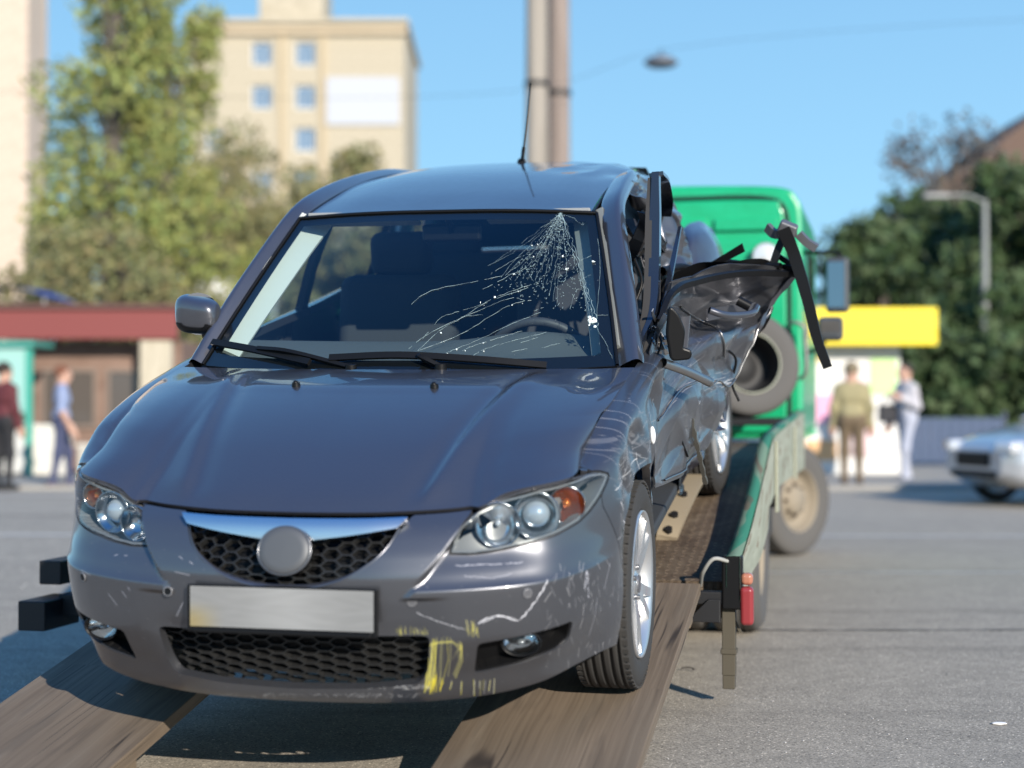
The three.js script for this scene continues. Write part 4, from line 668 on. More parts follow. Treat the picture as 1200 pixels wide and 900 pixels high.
// cracks
{
  const on = (u, v) => { const q = onSurf(wsFn, u, v, 0.8, 0.5); return V(...wsOut(clamp(q[0], 0.01, 0.99), clamp(q[1], 0.01, 0.99))); };
  const seg = (a, b, r) => { const d = b.clone().sub(a), l = d.length(); if (l < 1e-4) return null; const g = new THREE.CylinderGeometry(r, r, l, 4, 1); g.applyQuaternion(new THREE.Quaternion().setFromUnitVectors(V(0, 1, 0), d.normalize())); g.translate(...a.clone().add(b).multiplyScalar(0.5).toArray()); return g; };
  const gs = [], poly = (pts, r, wob = 1.2, n = 7) => { let prev = null; const cr = pts.map(p => [...p]); for (let i = 0; i <= n * (pts.length - 1); i++) { const p = catArr(cr, i / n); const q = on(p[0] + rr(-wob, wob), p[1] + rr(-wob, wob)); if (prev && rnd() < 0.93) gs.push(seg(prev, q, r * rr(0.2, 0.7))); prev = q; } };
  const hub = [657, 250];
  for (let i = 0; i < 17; i++) { const a = i / 16, end = [lerp(572, 652, Math.pow(a, 0.8)), lerp(322, 352, a) - 12 * Math.sin(a * 3.1) + rr(-14, 8)]; poly([hub, [lerp(hub[0], end[0], 0.5) + rr(-3, 3), lerp(hub[1], end[1], 0.5) + rr(-2, 5)], end], 0.0005, 1.0, 6); }
  for (const off of [-2, 0, 2.5]) poly([hub, [669 + off, 285], [681 + off, 326], [690 + off, 352], [696 + off * 2, 382]], 0.0014, 1.3, 10);
  poly([hub, [662, 290], [664, 320], [661, 330], [655, 330]], 0.001, 1, 8); poly([hub, [680, 262], [684, 263]], 0.0008, 1.5, 5);
  for (const l of [[[470, 418], [500, 393], [560, 365], [598, 350], [615, 353]], [[490, 411], [520, 385], [545, 371], [575, 352], [605, 340], [632, 331]], [[489, 412], [540, 392], [580, 368], [600, 357], [622, 352]], [[495, 398], [516, 374], [530, 368], [562, 358], [630, 333]], [[482, 357], [506, 341], [560, 330], [602, 321]], [[522, 415], [535, 409], [560, 399], [600, 380], [640, 364]], [[542, 411], [566, 402], [590, 395], [612, 388]], [[555, 417], [567, 410], [600, 400], [640, 390]], [[610, 402], [630, 396]], [[635, 408], [656, 403]], [[600, 413], [618, 409]], [[697, 382], [708, 400], [718, 421]], [[699, 372], [703, 320], [701, 280]], [[697, 370], [716, 370]], [[680, 306], [693, 300]], [[678, 330], [692, 323]], [[668, 363], [676, 340], [690, 345]], [[565, 340], [600, 322], [625, 312]], [[575, 322], [590, 312], [612, 300]], [[620, 322], [625, 330]], [[540, 372], [566, 369]], [[625, 365], [637, 361]]]) poly(l, 0.0009, 0.5, 6);
  for (let i = 0; i < 620; i++) { const t = Math.pow(rnd(), 1.1), a = rnd(), u = lerp(657, lerp(578, 694, a), t) + rr(-3, 3), v = lerp(252, lerp(338, 372, a), t) + rr(-3, 3); if (a > 0.55 && a < 0.82 && t > 0.55 && rnd() < 0.5) continue; const l = rr(0.5, 2.4), b = rr(0, 6.3); gs.push(seg(on(u, v), on(u + Math.cos(b) * l, v + Math.sin(b) * l), rr(0.0003, 0.0007))); }
  mesh(windshield, 'crack_lines', gs, std(0.34, 0.45, 0.45, 0.25, 0, { clearcoat: 1 }), 'white crack lines fanning over the driver side').userData.kind = 'stuff';
  const ch = []; const chip = (u, v, r, n) => { for (let i = 0; i < n; i++) { const g = new THREE.IcosahedronGeometry(r * rr(0.35, 1), 0); g.scale(1, 1, 0.5); g.rotateX(rr(0, 3)); const p = on(u + rr(-1, 1) * n * 0.25, v + rr(-1, 1) * n * 0.35); g.translate(p.x, p.y, p.z); ch.push(g); } };
  chip(694, 378, 0.007, 16); chip(695, 307, 0.006, 4); for (const [u, v] of [[580, 349], [607, 342], [517, 391], [535, 410], [545, 412], [566, 403], [567, 412], [600, 358], [524, 415], [623, 288], [630, 287], [602, 322], [625, 301], [563, 355], [612, 356]]) chip(u, v, rr(0.0022, 0.0042), 2); chip(664, 316, 0.003, 8); chip(660, 300, 0.003, 5);
  for (let i = 0; i < 40; i++) chip(rr(560, 715), rr(300, 418), rr(0.0006, 0.0013), 1);
  mesh(windshield, 'glass_chips', ch, std(0.85, 0.92, 0.9, 0.15, 0, { clearcoat: 1 })).userData.kind = 'stuff';
}

// --- roof
const roofHalf = [
  [[0, 1.408, -0.965], [0.2, 1.407, -0.968], [0.38, 1.401, -0.98], [0.535, 1.392, -1.0]],
  [[0, 1.465, -1.28], [0.2, 1.463, -1.28], [0.38, 1.456, -1.285], [0.53, 1.438, -1.29]],
  [[0, 1.508, -1.65], [0.2, 1.506, -1.65], [0.38, 1.497, -1.65], [0.53, 1.478, -1.65]],
  [[0, 1.525, -2.05], [0.2, 1.523, -2.05], [0.38, 1.514, -2.05], [0.53, 1.49, -2.05]],
  [[0, 1.522, -2.4], [0.2, 1.52, -2.4], [0.38, 1.51, -2.4], [0.52, 1.484, -2.4]],
  [[0, 1.49, -2.72], [0.2, 1.488, -2.72], [0.38, 1.477, -2.71], [0.5, 1.455, -2.69]]];
const roofNet = roofHalf.map(r => [...r.slice(1).reverse().map(p => [-p[0], p[1], p[2]]), ...r]);
const roofFn0 = netFn(roofNet);
const roofFn = (u, v) => { const p = roofFn0(u, v); if (p[0] > 0.05) { const k = sm(0.1, 0.5, p[0]) * sm(0.25, 0.6, v); p[1] += k * (0.014 * ridge(p[0] * 6, p[2] * 3.2, 1.1) - 0.006) - 0.03 * sm(0.38, 0.53, p[0]) * sm(0.55, 0.9, v); } return p; };
const roof = mesh(car, 'roof', panel(roofFn, 60, 60, 0.014, { flip: false }), paint, 'roof skin rippled on the smashed side');
{ const b = P(611, 189, -2.3), tp = P(622, 98, -2.05); const bs = [b[0], 1.515, -2.3];
  const ant = mesh(roof, 'aerial', [tube([bs, [lerp(b[0], tp[0], 0.5), lerp(1.52, tp[1], 0.5), -2.18], tp], 0.0035, 12, 6), tube([bs, bs.map((x, i) => lerp(x, tp[i], 0.22))], 0.007, 6, 8), at(cyl(0.012, 0.026, 0.03, 16), b[0], 1.528, -2.3)], blackPlastic); }
// roof rails / pillars, a rounded strip along a path
function beam(pts, wid, side, mat, name, parent, label) {
  const n = pts.length - 1, s = vec(side).normalize();
  const f = (u, v) => { const p = catArr(pts, u * n), q = catArr(pts, Math.min(n, u * n + 0.01)), o = catArr(pts, Math.max(0, u * n - 0.01)); const t = V(q[0] - o[0], q[1] - o[1], q[2] - o[2]).normalize(), a = s.clone().addScaledVector(t, -s.dot(t)).normalize(), b = t.clone().cross(a); const ang = v * Math.PI * 2, w = typeof wid === 'function' ? wid(u) : wid; const c = Math.cos(ang), d = Math.sin(ang), e = 0.55; const ca = Math.sign(c) * Math.pow(Math.abs(c), e) * w[0] / 2, sa = Math.sign(d) * Math.pow(Math.abs(d), e) * w[1] / 2; return [p[0] + a.x * ca + b.x * sa, p[1] + a.y * ca + b.y * sa, p[2] + a.z * ca + b.z * sa]; };
  return mesh(parent || car, name, surf(f, 40, 20), mat, label);
}
const railPath = sg => [[sg * 0.752, 0.92, -0.43], [sg * 0.7, 1.09, -0.63], [sg * 0.645, 1.245, -0.84], [sg * 0.594, 1.383, -1.06], [sg * 0.58, 1.435, -1.3], [sg * 0.575, 1.466, -1.65], [sg * 0.572, 1.478, -2.05], [sg * 0.56, 1.468, -2.4], [sg * 0.54, 1.42, -2.75], [sg * 0.6, 1.28, -3.0], [sg * 0.68, 1.06, -3.25]];
beam(railPath(-1), u => [0.075, 0.06], V(-0.8, 0.5, 0.3), paint, 'roof_rail');
beam([[0.752, 0.92, -0.43], [0.704, 1.09, -0.63], [0.652, 1.245, -0.84], [0.602, 1.383, -1.06], [0.585, 1.44, -1.3], [0.57, 1.472, -1.6], [0.545, 1.46, -1.85], [0.53, 1.43, -2.2], [0.54, 1.4, -2.6]], u => [0.09 - 0.01 * u, 0.06], V(0.9, 0.35, 0.3), paint, 'roof_rail', car, 'windshield pillar and buckled roof rail');
for (const sg of [-1, 1]) mesh(roof, 'drip_moulding', tube([0, 0.25, 0.5, 0.75, 1].map(t => { const p = roofFn(sg < 0 ? 0 : 1, t); return [p[0] + sg * 0.006, p[1] - 0.004, p[2]]; }), 0.006, 30, 6), blackPlastic);

// --- right-hand side of the car: doors, windows, quarter panel, tail
const ssR = range(sDoor - 0.12, SMAX, 0.02).map(s => -s).reverse();
const gRear = gridSY(ssR, dRows, (s, d) => ytop(Math.abs(s)) - d);
const zOf = s => plan(Math.abs(s))[1];
const dz = (s, a, b) => Math.max(zOf(s) - a, b - zOf(s));
const doorR1 = (s, y) => Math.max(dz(s, -1e9 + lerp(-0.43, -0.6, sm(0.4, 0.95, y)) - gap + 1e9, -1.62), 0.24 - y, y - ytop(Math.abs(s)));
const dF = mesh(car, 'front_door', cutShell(gRear, doorR1, { flange: 0.03 }), paint, 'undamaged front door');
const doorR2 = (s, y) => Math.max(zOf(s) + 1.626, -2.5 - zOf(s), 0.24 - y, y - ytop(Math.abs(s)), -archR(s, y) + 0.01);
const dR = mesh(car, 'rear_door', cutShell(gRear, doorR2, { flange: 0.03 }), paint, 'undamaged rear door');
mesh(car, 'sill', bx(0.1, 0.1, 1.95, -0.8, 0.215, -1.36, 0.03), paint);
mesh(car, 'quarter_panel', cutShell(gRear, (s, y) => Math.max(zOf(s) + Math.min(2.506, 9), -3.1 - zOf(s), y - ytop(Math.abs(s)), 0.3 - y, -archR(s, y), -Math.max(zOf(s) + 1.0, -9)), { flange: 0.02 }), paint);
for (const [door, z] of [[dF, -1.48], [dR, -2.4]]) mesh(door, 'door_handle', tube([[-0.87, 0.85, z - 0.09], [-0.9, 0.853, z - 0.05], [-0.9, 0.855, z + 0.06], [-0.87, 0.853, z + 0.1]], 0.013, 20, 8), paint);
// tail
const ssT = range(sz(-3.1, 0.7), SMAX, 0.02);
mesh(car, 'rear_bumper', cutShell(gridSY([...ssT.map(s => -s)].reverse().concat(ssT).filter((s, i, a) => true), range(0.26, 0.66, 0.03)), (s, y) => Math.max(zOf(s) + 3.1, 0.27 - y, y - 0.64), {}), paint);
mesh(car, 'boot_lid', [surf((u, v) => { const q = (u - 0.5) * 2, w = 0.72; const z = lerp(-3.22, -3.6, v); return [q * w, 1.075 - 0.02 * q * q - 0.03 * v * v, z - 0.03 * (1 - q * q) * v]; }, 24, 8), surf((u, v) => { const q = (u - 0.5) * 2; return [q * lerp(0.72, 0.76, v), lerp(1.04, 0.64, v), -3.62 - 0.03 * (1 - q * q) + 0.02 * v]; }, 24, 8)], paint);
mesh(car, 'rear_window', surf((u, v) => { const q = (u - 0.5) * 2; return [q * lerp(0.5, 0.62, v), lerp(1.485, 1.08, v) - 0.01 * q * q, lerp(-2.73, -3.22, v) - 0.05 * (1 - q * q) + 0.05]; }, 20, 10), std(0.05, 0.06, 0.065, 0.02, 0, { clearcoat: 1 }));
// side windows of the intact side
const sideWin = (z0b, z1b, z0t, z1t) => surf((u, v) => { const t = sm(0, 1, v) * 0.3 + v * 0.7; const zb = lerp(z0b, z1b, u), zt = lerp(z0t, z1t, u); return [-lerp(0.785, 0.6, v) - 0.012 * Math.sin(v * 3.1), lerp(topZ(zb) - 0.005, Math.min(1.435, 1.39 + 0.2 * Math.max(0, -1.06 - zt)), v), lerp(zb, zt, v)]; }, 16, 10);
mesh(dF, 'window_glass', sideWin(-0.62, -1.6, -1.12, -1.62), windGlass);
mesh(dR, 'window_glass', sideWin(-1.68, -2.62, -1.68, -2.5), windGlass);
mesh(dF, 'window_frame', [strip([[-0.8, 0.955, -1.62], [-0.72, 1.2, -1.63], [-0.6, 1.44, -1.64]], 0.07, 0.03, V(0, 0, 1), 12)], blackPlastic);
mesh(dR, 'window_frame', [strip([[-0.8, 0.99, -2.6], [-0.71, 1.2, -2.58], [-0.59, 1.44, -2.5]], 0.05, 0.03, V(0, 0, 1), 12)], blackPlastic);
mesh(car, 'rear_pillar', surf((u, v) => { const zb = lerp(-2.62, -3.2, u), zt = lerp(-2.52, -2.75, u); return [-lerp(0.78, 0.57, v), lerp(1.01, 1.45, v), lerp(zb, zt, v)]; }, 6, 8), paint);
{ // door mirror on the intact side
  const c = P(229, 369, -0.56);
  const shape = (u, v) => { const a = u * Math.PI * 2, e = 0.42, sgn = Math.sign, cx = Math.cos(a), sy = Math.sin(a); const k = Math.pow(Math.sin(Math.min(v, 1) * Math.PI / 2), 0.55); const X = sgn(cx) * Math.pow(Math.abs(cx), e + 0.1) * 0.092 * k, Y = sgn(sy) * Math.pow(Math.abs(sy), e + 0.12) * (sy > 0 ? 0.062 : 0.068) * k; const lean = X * -0.08; return [c[0] + X + (Y > 0 ? -X * Y * 1.0 : 0), c[1] + Y * (1 - 0.9 * (X - 0.02)) + lean, c[2] + 0.075 * (1 - v * v) - 0.04 + 0.25 * X]; };
  const dm = mesh(dF, 'door_mirror', surf((u, v) => shape(u, v), 48, 16), paint);
  mesh(dm, 'mirror_lower_cover', surf((u, v) => { const p = shape(lerp(0.545, 0.955, u), lerp(0.25, 1, v)); return [p[0], Math.min(p[1], c[1] - 0.026) - 0.001, p[2] + 0.004]; }, 30, 10), blackPlastic);
  mesh(dm, 'mirror_glass', at(new THREE.CircleGeometry(0.075, 32), c[0], c[1], c[2] - 0.028, 0, 0.2), chrome);
  mesh(dm, 'mirror_arm', tube([[c[0] + 0.07, c[1] - 0.05, c[2]], [-0.78, 1.01, -0.6], [-0.74, 0.99, -0.6]], 0.028, 10, 10), blackPlastic);
}
// --- inside
mesh(car, 'floor_pan', [bx(1.5, 0.04, 3.0, 0, 0.24, -1.7, 0.01), bx(1.3, 0.5, 0.06, 0, 0.6, -0.45, 0.01), bx(1.3, 0.6, 0.06, 0, 0.6, -2.95, 0.01)], trimDark);
const dash = mesh(car, 'dashboard', surf((u, v) => { const x = lerp(-0.68, 0.68, u), h = 0.02 * Math.exp(-(((x - 0.37) / 0.2) ** 2)); const t = v; const pr = catArr([[0.925, -0.3], [0.945, -0.42], [0.962, -0.56], [0.968, -0.68], [0.95, -0.75], [0.85, -0.78], [0.62, -0.74]], t * 6); return [x, pr[0] + h * sm(0.2, 0.5, t) * 1.6, pr[1] - 0.12 * (x / 0.7) ** 2 * (1 - t)]; }, 40, 30), std(0.085, 0.095, 0.095, 0.8));
{
  const sw = mesh(dash, 'steering_wheel', [new THREE.TorusGeometry(0.185, 0.016, 12, 48), at(new THREE.SphereGeometry(0.075, 20, 12), 0, -0.01, -0.01), ...[0, 2.4, 3.9].map(a => at(bx(0.16, 0.035, 0.02, 0.1, 0, 0), 0, 0, 0, 0, 0, a))], std(0.05, 0.05, 0.055, 0.55));
  sw.position.set(0.37, 0.86, -0.84); sw.rotation.set(0.42, Math.PI, 0);
}
function seat(x, z, w, nm) {
  const s = mesh(car, nm, [bx(w, 0.14, 0.5, x, 0.48, z, 0.06), at(bx(w, 0.62, 0.14, 0, 0.3, 0, 0.06), x, 0.52, z - 0.24, -0.28)], cloth);
  return s;
}
const hr = (s, x, z) => mesh(s, 'headrest', [bx(0.26, 0.18, 0.1, x, 1.19, z, 0.045), at(cyl(0.007, 0.007, 0.14, 8), x - 0.06, 1.08, z + 0.01), at(cyl(0.007, 0.007, 0.14, 8), x + 0.06, 1.08, z + 0.01)], cloth);
hr(seat(-0.37, -1.25, 0.5, 'passenger_seat'), -0.37, -1.68); hr(seat(0.36, -1.3, 0.5, 'driver_seat'), 0.36, -1.73);
{ const rs = seat(0, -2.2, 1.25, 'rear_seat'); for (const x of [-0.4, 0.4]) mesh(rs, 'headrest', bx(0.26, 0.16, 0.1, x, 1.13, -2.66, 0.045), cloth); mesh(rs, 'parcel_shelf', bx(1.15, 0.02, 0.5, 0, 1.04, -2.95), trimDark); }
mesh(car, 'headliner', surf((u, v) => { const p = roofFn(lerp(0.02, 0.98, u), lerp(0.02, 0.98, v)); return [p[0], p[1] - 0.03, p[2]]; }, 20, 20), std(0.42, 0.43, 0.42, 0.9));
for (const sg of [-1, 1]) mesh(car, 'pillar_trim', strip([[sg * 0.665, 0.965, -0.47], [sg * 0.62, 1.1, -0.66], [sg * 0.565, 1.245, -0.86], [sg * 0.515, 1.375, -1.06]], t => 0.1 + 0.02 * t, 0.015, V(-sg * 0.75, 0.1, -0.6), 16), sg < 0 ? trimGrey : std(0.2, 0.21, 0.2, 0.8));
{ const m = mesh(windshield, 'rear_view_mirror', [bx(0.22, 0.065, 0.03, 0, 1.325, -1.0, 0.02), tube([[0, 1.33, -0.99], [0, 1.37, -0.96], [0, 1.39, -0.95]], 0.012, 8, 8)], blackPlastic); m.position.x = 0.02; }
for (const x of [-0.33, 0.33]) mesh(car, 'sun_visor', at(bx(0.4, 0.14, 0.015, 0, 0, 0, 0.006), x, 1.375, -1.07, 1.2), std(0.25, 0.26, 0.26, 0.8));
// --- smashed driver side
const paintRaw = std(0.13, 0.131, 0.148, 0.28, 0.75, { clearcoat: 0.9, clearcoatRoughness: 0.05 });
const scuffMap = dtex(512, 512, (u, v) => { const a = Math.abs(tn(u, v, 14, 2)), b = tn(u, v, 40, 5), c = tn(u, v, 5, 9); const s = clamp(sm(0.02, 0, a) * sm(0.1, 0.35, c) * 0.7 + sm(0.3, 0.45, b) * sm(0.1, 0.35, c) * 0.4); return [lerp(0.36, 0.8, s), lerp(0.345, 0.79, s), lerp(0.38, 0.78, s)]; });
const scuffed = std(1, 1, 1, 0.3, 0.75, { map: scuffMap, clearcoat: 0.7, clearcoatRoughness: 0.1 });
// folded sheet: a height field that is flat between creases
const hash = (i, j, s) => { let h = Math.imul(i * 374761393 + j * 668265263 + s * 974711, 1274126177); h = (h ^ (h >>> 13)) >>> 0; return (Math.imul(h, 1103515245) >>> 0) / 4294967296 * 2 - 1; };
const facet = (x, y, s) => { const i = Math.floor(x), j = Math.floor(y), f = x - i, g = y - j, a = hash(i, j, s), b = hash(i + 1, j, s), c = hash(i, j + 1, s), d = hash(i + 1, j + 1, s); if ((i + j + s) & 1) return f + g < 1 ? a + (b - a) * f + (c - a) * g : d + (c - d) * (1 - f) + (b - d) * (1 - g); return f > g ? a + (b - a) * f + (d - b) * g : a + (d - c) * f + (c - a) * g; };
const crumple = (fn, amp, f, k = 1, sd = 0) => { const s = Math.round(sd * 10); return (u, v) => { const a = u * f + 0.5 * noise(u * 2.2, v * 2.6, sd), b = v * f * k + 0.5 * noise(u * 2.4 + 7, v * 2.1, sd); const d = amp * (0.75 * facet(a, b, s) + 0.3 * facet(a * 2.1 + 0.3, b * 1.9 + 0.6, s + 5) + 0.035 * facet(a * 5.3, b * 4.7, s + 9)); return inset(fn, d)(clamp(u, 0.002, 0.998), clamp(v, 0.002, 0.998)); }; };
{
  const N = rows => rows.map(r => r.map(p => P(...p)));
  const net = N([
    [[760, 412, -0.55], [783, 345, -0.8], [820, 326, -1.1], [874, 317, -1.38], [937, 319, -1.62]],
    [[759, 430, -0.53], [786, 365, -0.84], [822, 345, -1.3], [872, 342, -1.56], [912, 346, -1.6]],
    [[763, 452, -0.52], [790, 395, -0.9], [828, 368, -1.36], [868, 365, -1.6], [900, 366, -1.58]],
    [[766, 472, -0.5], [795, 425, -0.92], [832, 400, -1.12], [860, 392, -1.36], [889, 383, -1.54]],
    [[768, 492, -0.5], [797, 450, -0.88], [830, 434, -1.16], [853, 428, -1.38], [869, 410, -1.5]],
    [[769, 516, -0.5], [797, 474, -0.8], [826, 470, -1.08], [845, 468, -1.3], [853, 450, -1.46]],
    [[769, 546, -0.5], [796, 518, -0.86], [819, 505, -1.14], [837, 497, -1.34], [848, 486, -1.46]],
    [[770, 572, -0.5], [794, 560, -0.84], [813, 540, -1.1], [830, 519, -1.3], [845, 496, -1.42]]]);
  const dfn = netFn(net);
  const doorCr = crumple(dfn, 0.055, 2.7, 1.6, 1.7);
  const skin = (u, v) => { const p = doorCr(u, v), q = dfn(u, v), w = 0.25 + 0.75 * sm(0.03, 0.25, u); return p.map((x, i) => lerp(q[i], x, w)); };
  const [dMap, dRM] = marks(1024, 1024, (u, v) => [u, v], (line, dot) => {
    const wc = a => `rgba(216,213,210,${a})`;
    for (let i = 0; i < 120; i++) { const u = rr(0, 0.75), v = 0.6 + 0.06 * u + rr(-0.05, 0.05) * rnd(), l = rr(0.02, 0.16); line([[u, v], [u + l * 0.5, v + rr(-0.008, 0.008)], [u + l, v + rr(-0.012, 0.012)]], wc(rr(0.1, 0.55)), rr(0.6, 3.5), 0.6, 0.4); }
    for (let i = 0; i < 60; i++) { const u = rr(0, 0.3), v = rr(0.42, 0.58), l = rr(0.05, 0.2); line([[u, v], [u + l, v - 0.1 * l]], wc(rr(0.1, 0.4)), rr(0.5, 1.6), 0.6, 0.4); }
    for (let i = 0; i < 150; i++) { const u = rr(0, 1), v = rr(0.1, 1), l = rr(0.01, 0.09), t = rr(0, 6.28); line([[u, v], [u + Math.cos(t) * l, v + Math.sin(t) * l * 0.7]], wc(rr(0.08, 0.4)), rr(0.5, 2), 0.6, 0.4); }
    for (let i = 0; i < 500; i++) dot([rr(0, 1), rr(0.3, 1)], rr(0.4, 1.5), wc(rr(0.15, 0.6)));
    for (let k = 0; k < 10; k++) line([[0.985 + rr(-0.01, 0.01), 0.25], [0.985, 0.5], [0.985 + rr(-0.01, 0.01), 0.9]], wc(0.5), rr(1, 4), 0.4, 0.9);
  }, '#' + new THREE.Color().setRGB(0.12, 0.121, 0.137).getHexString());
  dMap.flipY = dRM.flipY = true;
  const doorPaint = std(1, 1, 1, 1, 1, { map: dMap, roughnessMap: dRM, metalnessMap: dRM, clearcoat: 0.5, clearcoatRoughness: 0.08 });
  const door = mesh(car, 'front_door', panel(skin, 150, 180, 0.004, { flip: true }), doorPaint, 'crumpled driver door bent outward');
  // inner frame behind the skin
  mesh(door, 'inner_frame', surf((u, v) => { const p = inset(dfn, 0.07 + 0.02 * noise(u * 5, v * 5))(lerp(0.08, 0.93, u), lerp(0.03, 0.93, v)); return p; }, 30, 30), darkSteel);
  for (const [f, n] of [[t => [0.02 + 0.8 * t, 0.6 + 0.05 * t + 0.012 * Math.sin(t * 23)], 18], [t => [0.35 + 0.3 * t, 0.18 + 0.34 * t], 10], [t => [0.988, 0.2 + 0.7 * t], 20], [t => [0.08 + 0.5 * t, 0.975], 14]]) mesh(door, 'torn_edge', tube(range(0, 1, 1 / n).map(t => { const [u, v] = f(t); const p = skin(u, v), q = inset(dfn, -0.004)(u, v), o = dfn(u, v); return p.map((x, i) => x + q[i] - o[i]); }), 0.0035, 60, 5), bareSteel);
  // raised belt moulding and folded lip at the rear edge
  mesh(door, 'belt_moulding', strip(range(0.12, 0.99, 0.12).map(t => inset(dfn, -0.008)(t, 0.005)), 0.022, 0.018, V(0.3, 1, 0), 30), blackPlastic);
  mesh(door, 'folded_edge', strip(range(0.02, 0.98, 0.08).map(t => inset(dfn, -0.004 + 0.01 * noise(t * 9, 2))(0.992, t)), t => 0.016 + 0.008 * Math.sin(t * 17) + 0.006 * Math.sin(t * 41), 0.006, V(-0.6, 0.2, 0.6), 60), paintRaw);
  // handle in its recess
  mesh(door, 'handle_recess', strip([P(828, 366, -1.2), P(848, 362, -1.3), P(868, 362, -1.38), P(883, 358, -1.44)].map(p => [p[0] + 0.01, p[1], p[2] + 0.07]), 0.045, 0.008, V(0, 1, 0.1), 16), paintRaw);
  mesh(door, 'door_handle', tube([[830, 361, -1.1], [845, 366, -1.12], [862, 367, -1.18], [880, 364, -1.26], [885, 357, -1.34]].map(q => { const p = P(...q); return [p[0] + 0.01, p[1], p[2] + 0.06]; }), 0.013, 24, 10), paintRaw);
  mesh(door, 'lock_cylinder', at(cyl(0.018, 0.018, 0.05, 16), ...(() => { const p = P(873, 354, -1.26); return [p[0], p[1], p[2] + 0.05]; })(), 0, 0, Math.PI / 2 - 0.5), blackPlastic);
  // intrusion beam torn out of the skin
  { const a = V(...P(777, 425, -0.5)), b = V(...P(832, 448, -0.72)); mesh(door, 'impact_beam', [tube([a, a.clone().lerp(b, 0.5).add(V(0, 0.004, 0)), b], 0.016, 12, 14), tube([b.clone().lerp(a, 0.04), b], 0.0165, 2, 14)], bareSteel, 'bare steel tube torn out of the door'); }
  // mirror foot and sail
  mesh(door, 'mirror_foot', [extr(corner([[0, 0], [0.066, 0.004], [0.07, 0.026], [0.035, 0.038], [0.045, 0.11], [0.022, 0.17], [-0.004, 0.2], [-0.014, 0.1]], 0.014), 0.02, 0.008)].map(g => { g.rotateY(0.25); g.scale(0.85, 0.85, 0.85); const p = P(788, 419, -0.56); g.translate(p[0], p[1], p[2] + 0.02); return g; }), blackPlastic);
  mesh(door, 'mirror_housing_shard', surf((u, v) => { const a = u * 2.2 - 0.4; const p = P(801, 396, -0.62); return [p[0] + 0.035 * Math.cos(a) * (1 - 0.4 * v) - 0.01, p[1] + 0.075 - v * 0.14, p[2] + 0.03 * Math.sin(a)]; }, 12, 12), paintRaw);
  // window frame: front post, peak, thin rear strip
  const blueTrim = std(0.02, 0.026, 0.04, 0.25, 0.3, { clearcoat: 1, clearcoatRoughness: 0.05 });
  mesh(door, 'window_frame', [strip([P(741, 428, -0.55), P(750, 400, -0.6), P(763, 368, -0.7), P(767, 320, -0.82), P(768, 260, -0.92), P(769, 203, -1.0)], t => 0.024 + 0.012 * sm(0.15, 0.5, t) - 0.01 * sm(0.8, 1, t), 0.03, V(1, 0, 0.1), 40),
    strip([P(769, 204, -1.0), P(777, 214, -1.2), P(781, 236, -1.42), P(779, 252, -1.5)], 0.05, 0.014, V(1, 0.2, 0.2), 20)], blueTrim, 'bent black window frame standing up from the door');
  mesh(door, 'window_rubber', strip([P(738, 426, -0.56), P(747, 398, -0.6), P(757, 366, -0.7), P(760, 320, -0.82), P(761, 260, -0.92), P(764, 210, -1.0)], t => 0.012 + 0.012 * sm(0.15, 0.5, t), 0.026, V(1, 0, 0.1), 40), rubber);
  mesh(door, 'window_channel', [strip([P(745, 425, -0.6), P(754, 398, -0.66), P(769, 366, -0.78), P(771, 320, -0.88)], 0.016, 0.012, V(1, 0, 0.3), 24), strip([P(752, 430, -0.58), P(760, 402, -0.62), P(772, 372, -0.74)], 0.02, 0.012, V(1, 0, 0.3), 24)], rubber);
  mesh(door, 'trim_strip', strip([P(797, 266, -1.2), P(789, 305, -1.05), P(782, 340, -0.9), P(779, 362, -0.8), P(792, 392, -0.68)], t => 0.012 + 0.01 * Math.sin(t * 3), 0.008, V(1, 0.3, 0), 30), blueTrim);
  // rear leg of the window frame, torn off and hooked on the door tip
  mesh(door, 'torn_frame_leg', [strip([P(918, 268, -1.55), P(931, 300, -1.55), P(946, 350, -1.52), P(957, 395, -1.5), P(970, 431, -1.48)], t => 0.05 - 0.016 * t, 0.02, V(1, 0.3, 0), 30), strip([P(924, 268, -1.6), P(912, 292, -1.58), P(904, 318, -1.56)], 0.028, 0.014, V(1, 0.4, 0), 14), strip([P(868, 316, -1.6), P(900, 314, -1.6), P(934, 317, -1.58), P(943, 330, -1.56)], 0.03, 0.016, V(0, 1, 0.2), 18), strip([P(912, 300, -1.62), P(930, 312, -1.6)], 0.02, 0.012, V(0.4, 1, 0), 6)], blackPlastic, 'torn black window frame leg hooked over the door corner');
  mesh(door, 'torn_bracket', [strip([P(899, 266, -1.62), P(908, 274, -1.6), P(922, 272, -1.6), P(934, 272, -1.6)], 0.035, 0.02, V(0.3, 1, 0.3), 14), strip([P(936, 274, -1.62), P(946, 284, -1.62), P(957, 291, -1.62)], 0.03, 0.03, V(0.5, 1, 0.2), 10), at(bx(0.07, 0.05, 0.05, 0, 0, 0, 0.01), ...P(923, 268, -1.58), 0.2, 0, -0.4)], std(0.16, 0.16, 0.17, 0.45, 0.5));
  // hinge area: torn steel between pillar and skin
  const shards = [];
  for (let i = 0; i < 34; i++) { const t = rnd(), c = V(...P(lerp(762, 778, rnd()) - 6 * t, lerp(372, 440, t), -0.62 - rnd() * 0.12)); const a = V(rr(-1, 1), rr(-1, 1.6), rr(-1, 1)).normalize().multiplyScalar(rr(0.02, 0.06)); shards.push(strip([c.clone().sub(a), c.clone().add(V(rr(-1, 1), rr(-1, 1), rr(-1, 1)).multiplyScalar(0.012)), c.clone().add(a)], rr(0.008, 0.03), 0.003, V(rr(-1, 1), rr(-1, 1), rr(-1, 1)), 5)); }
  mesh(door, 'torn_metal', shards, bareSteel, 'torn steel at the door hinges').userData.kind = 'stuff';
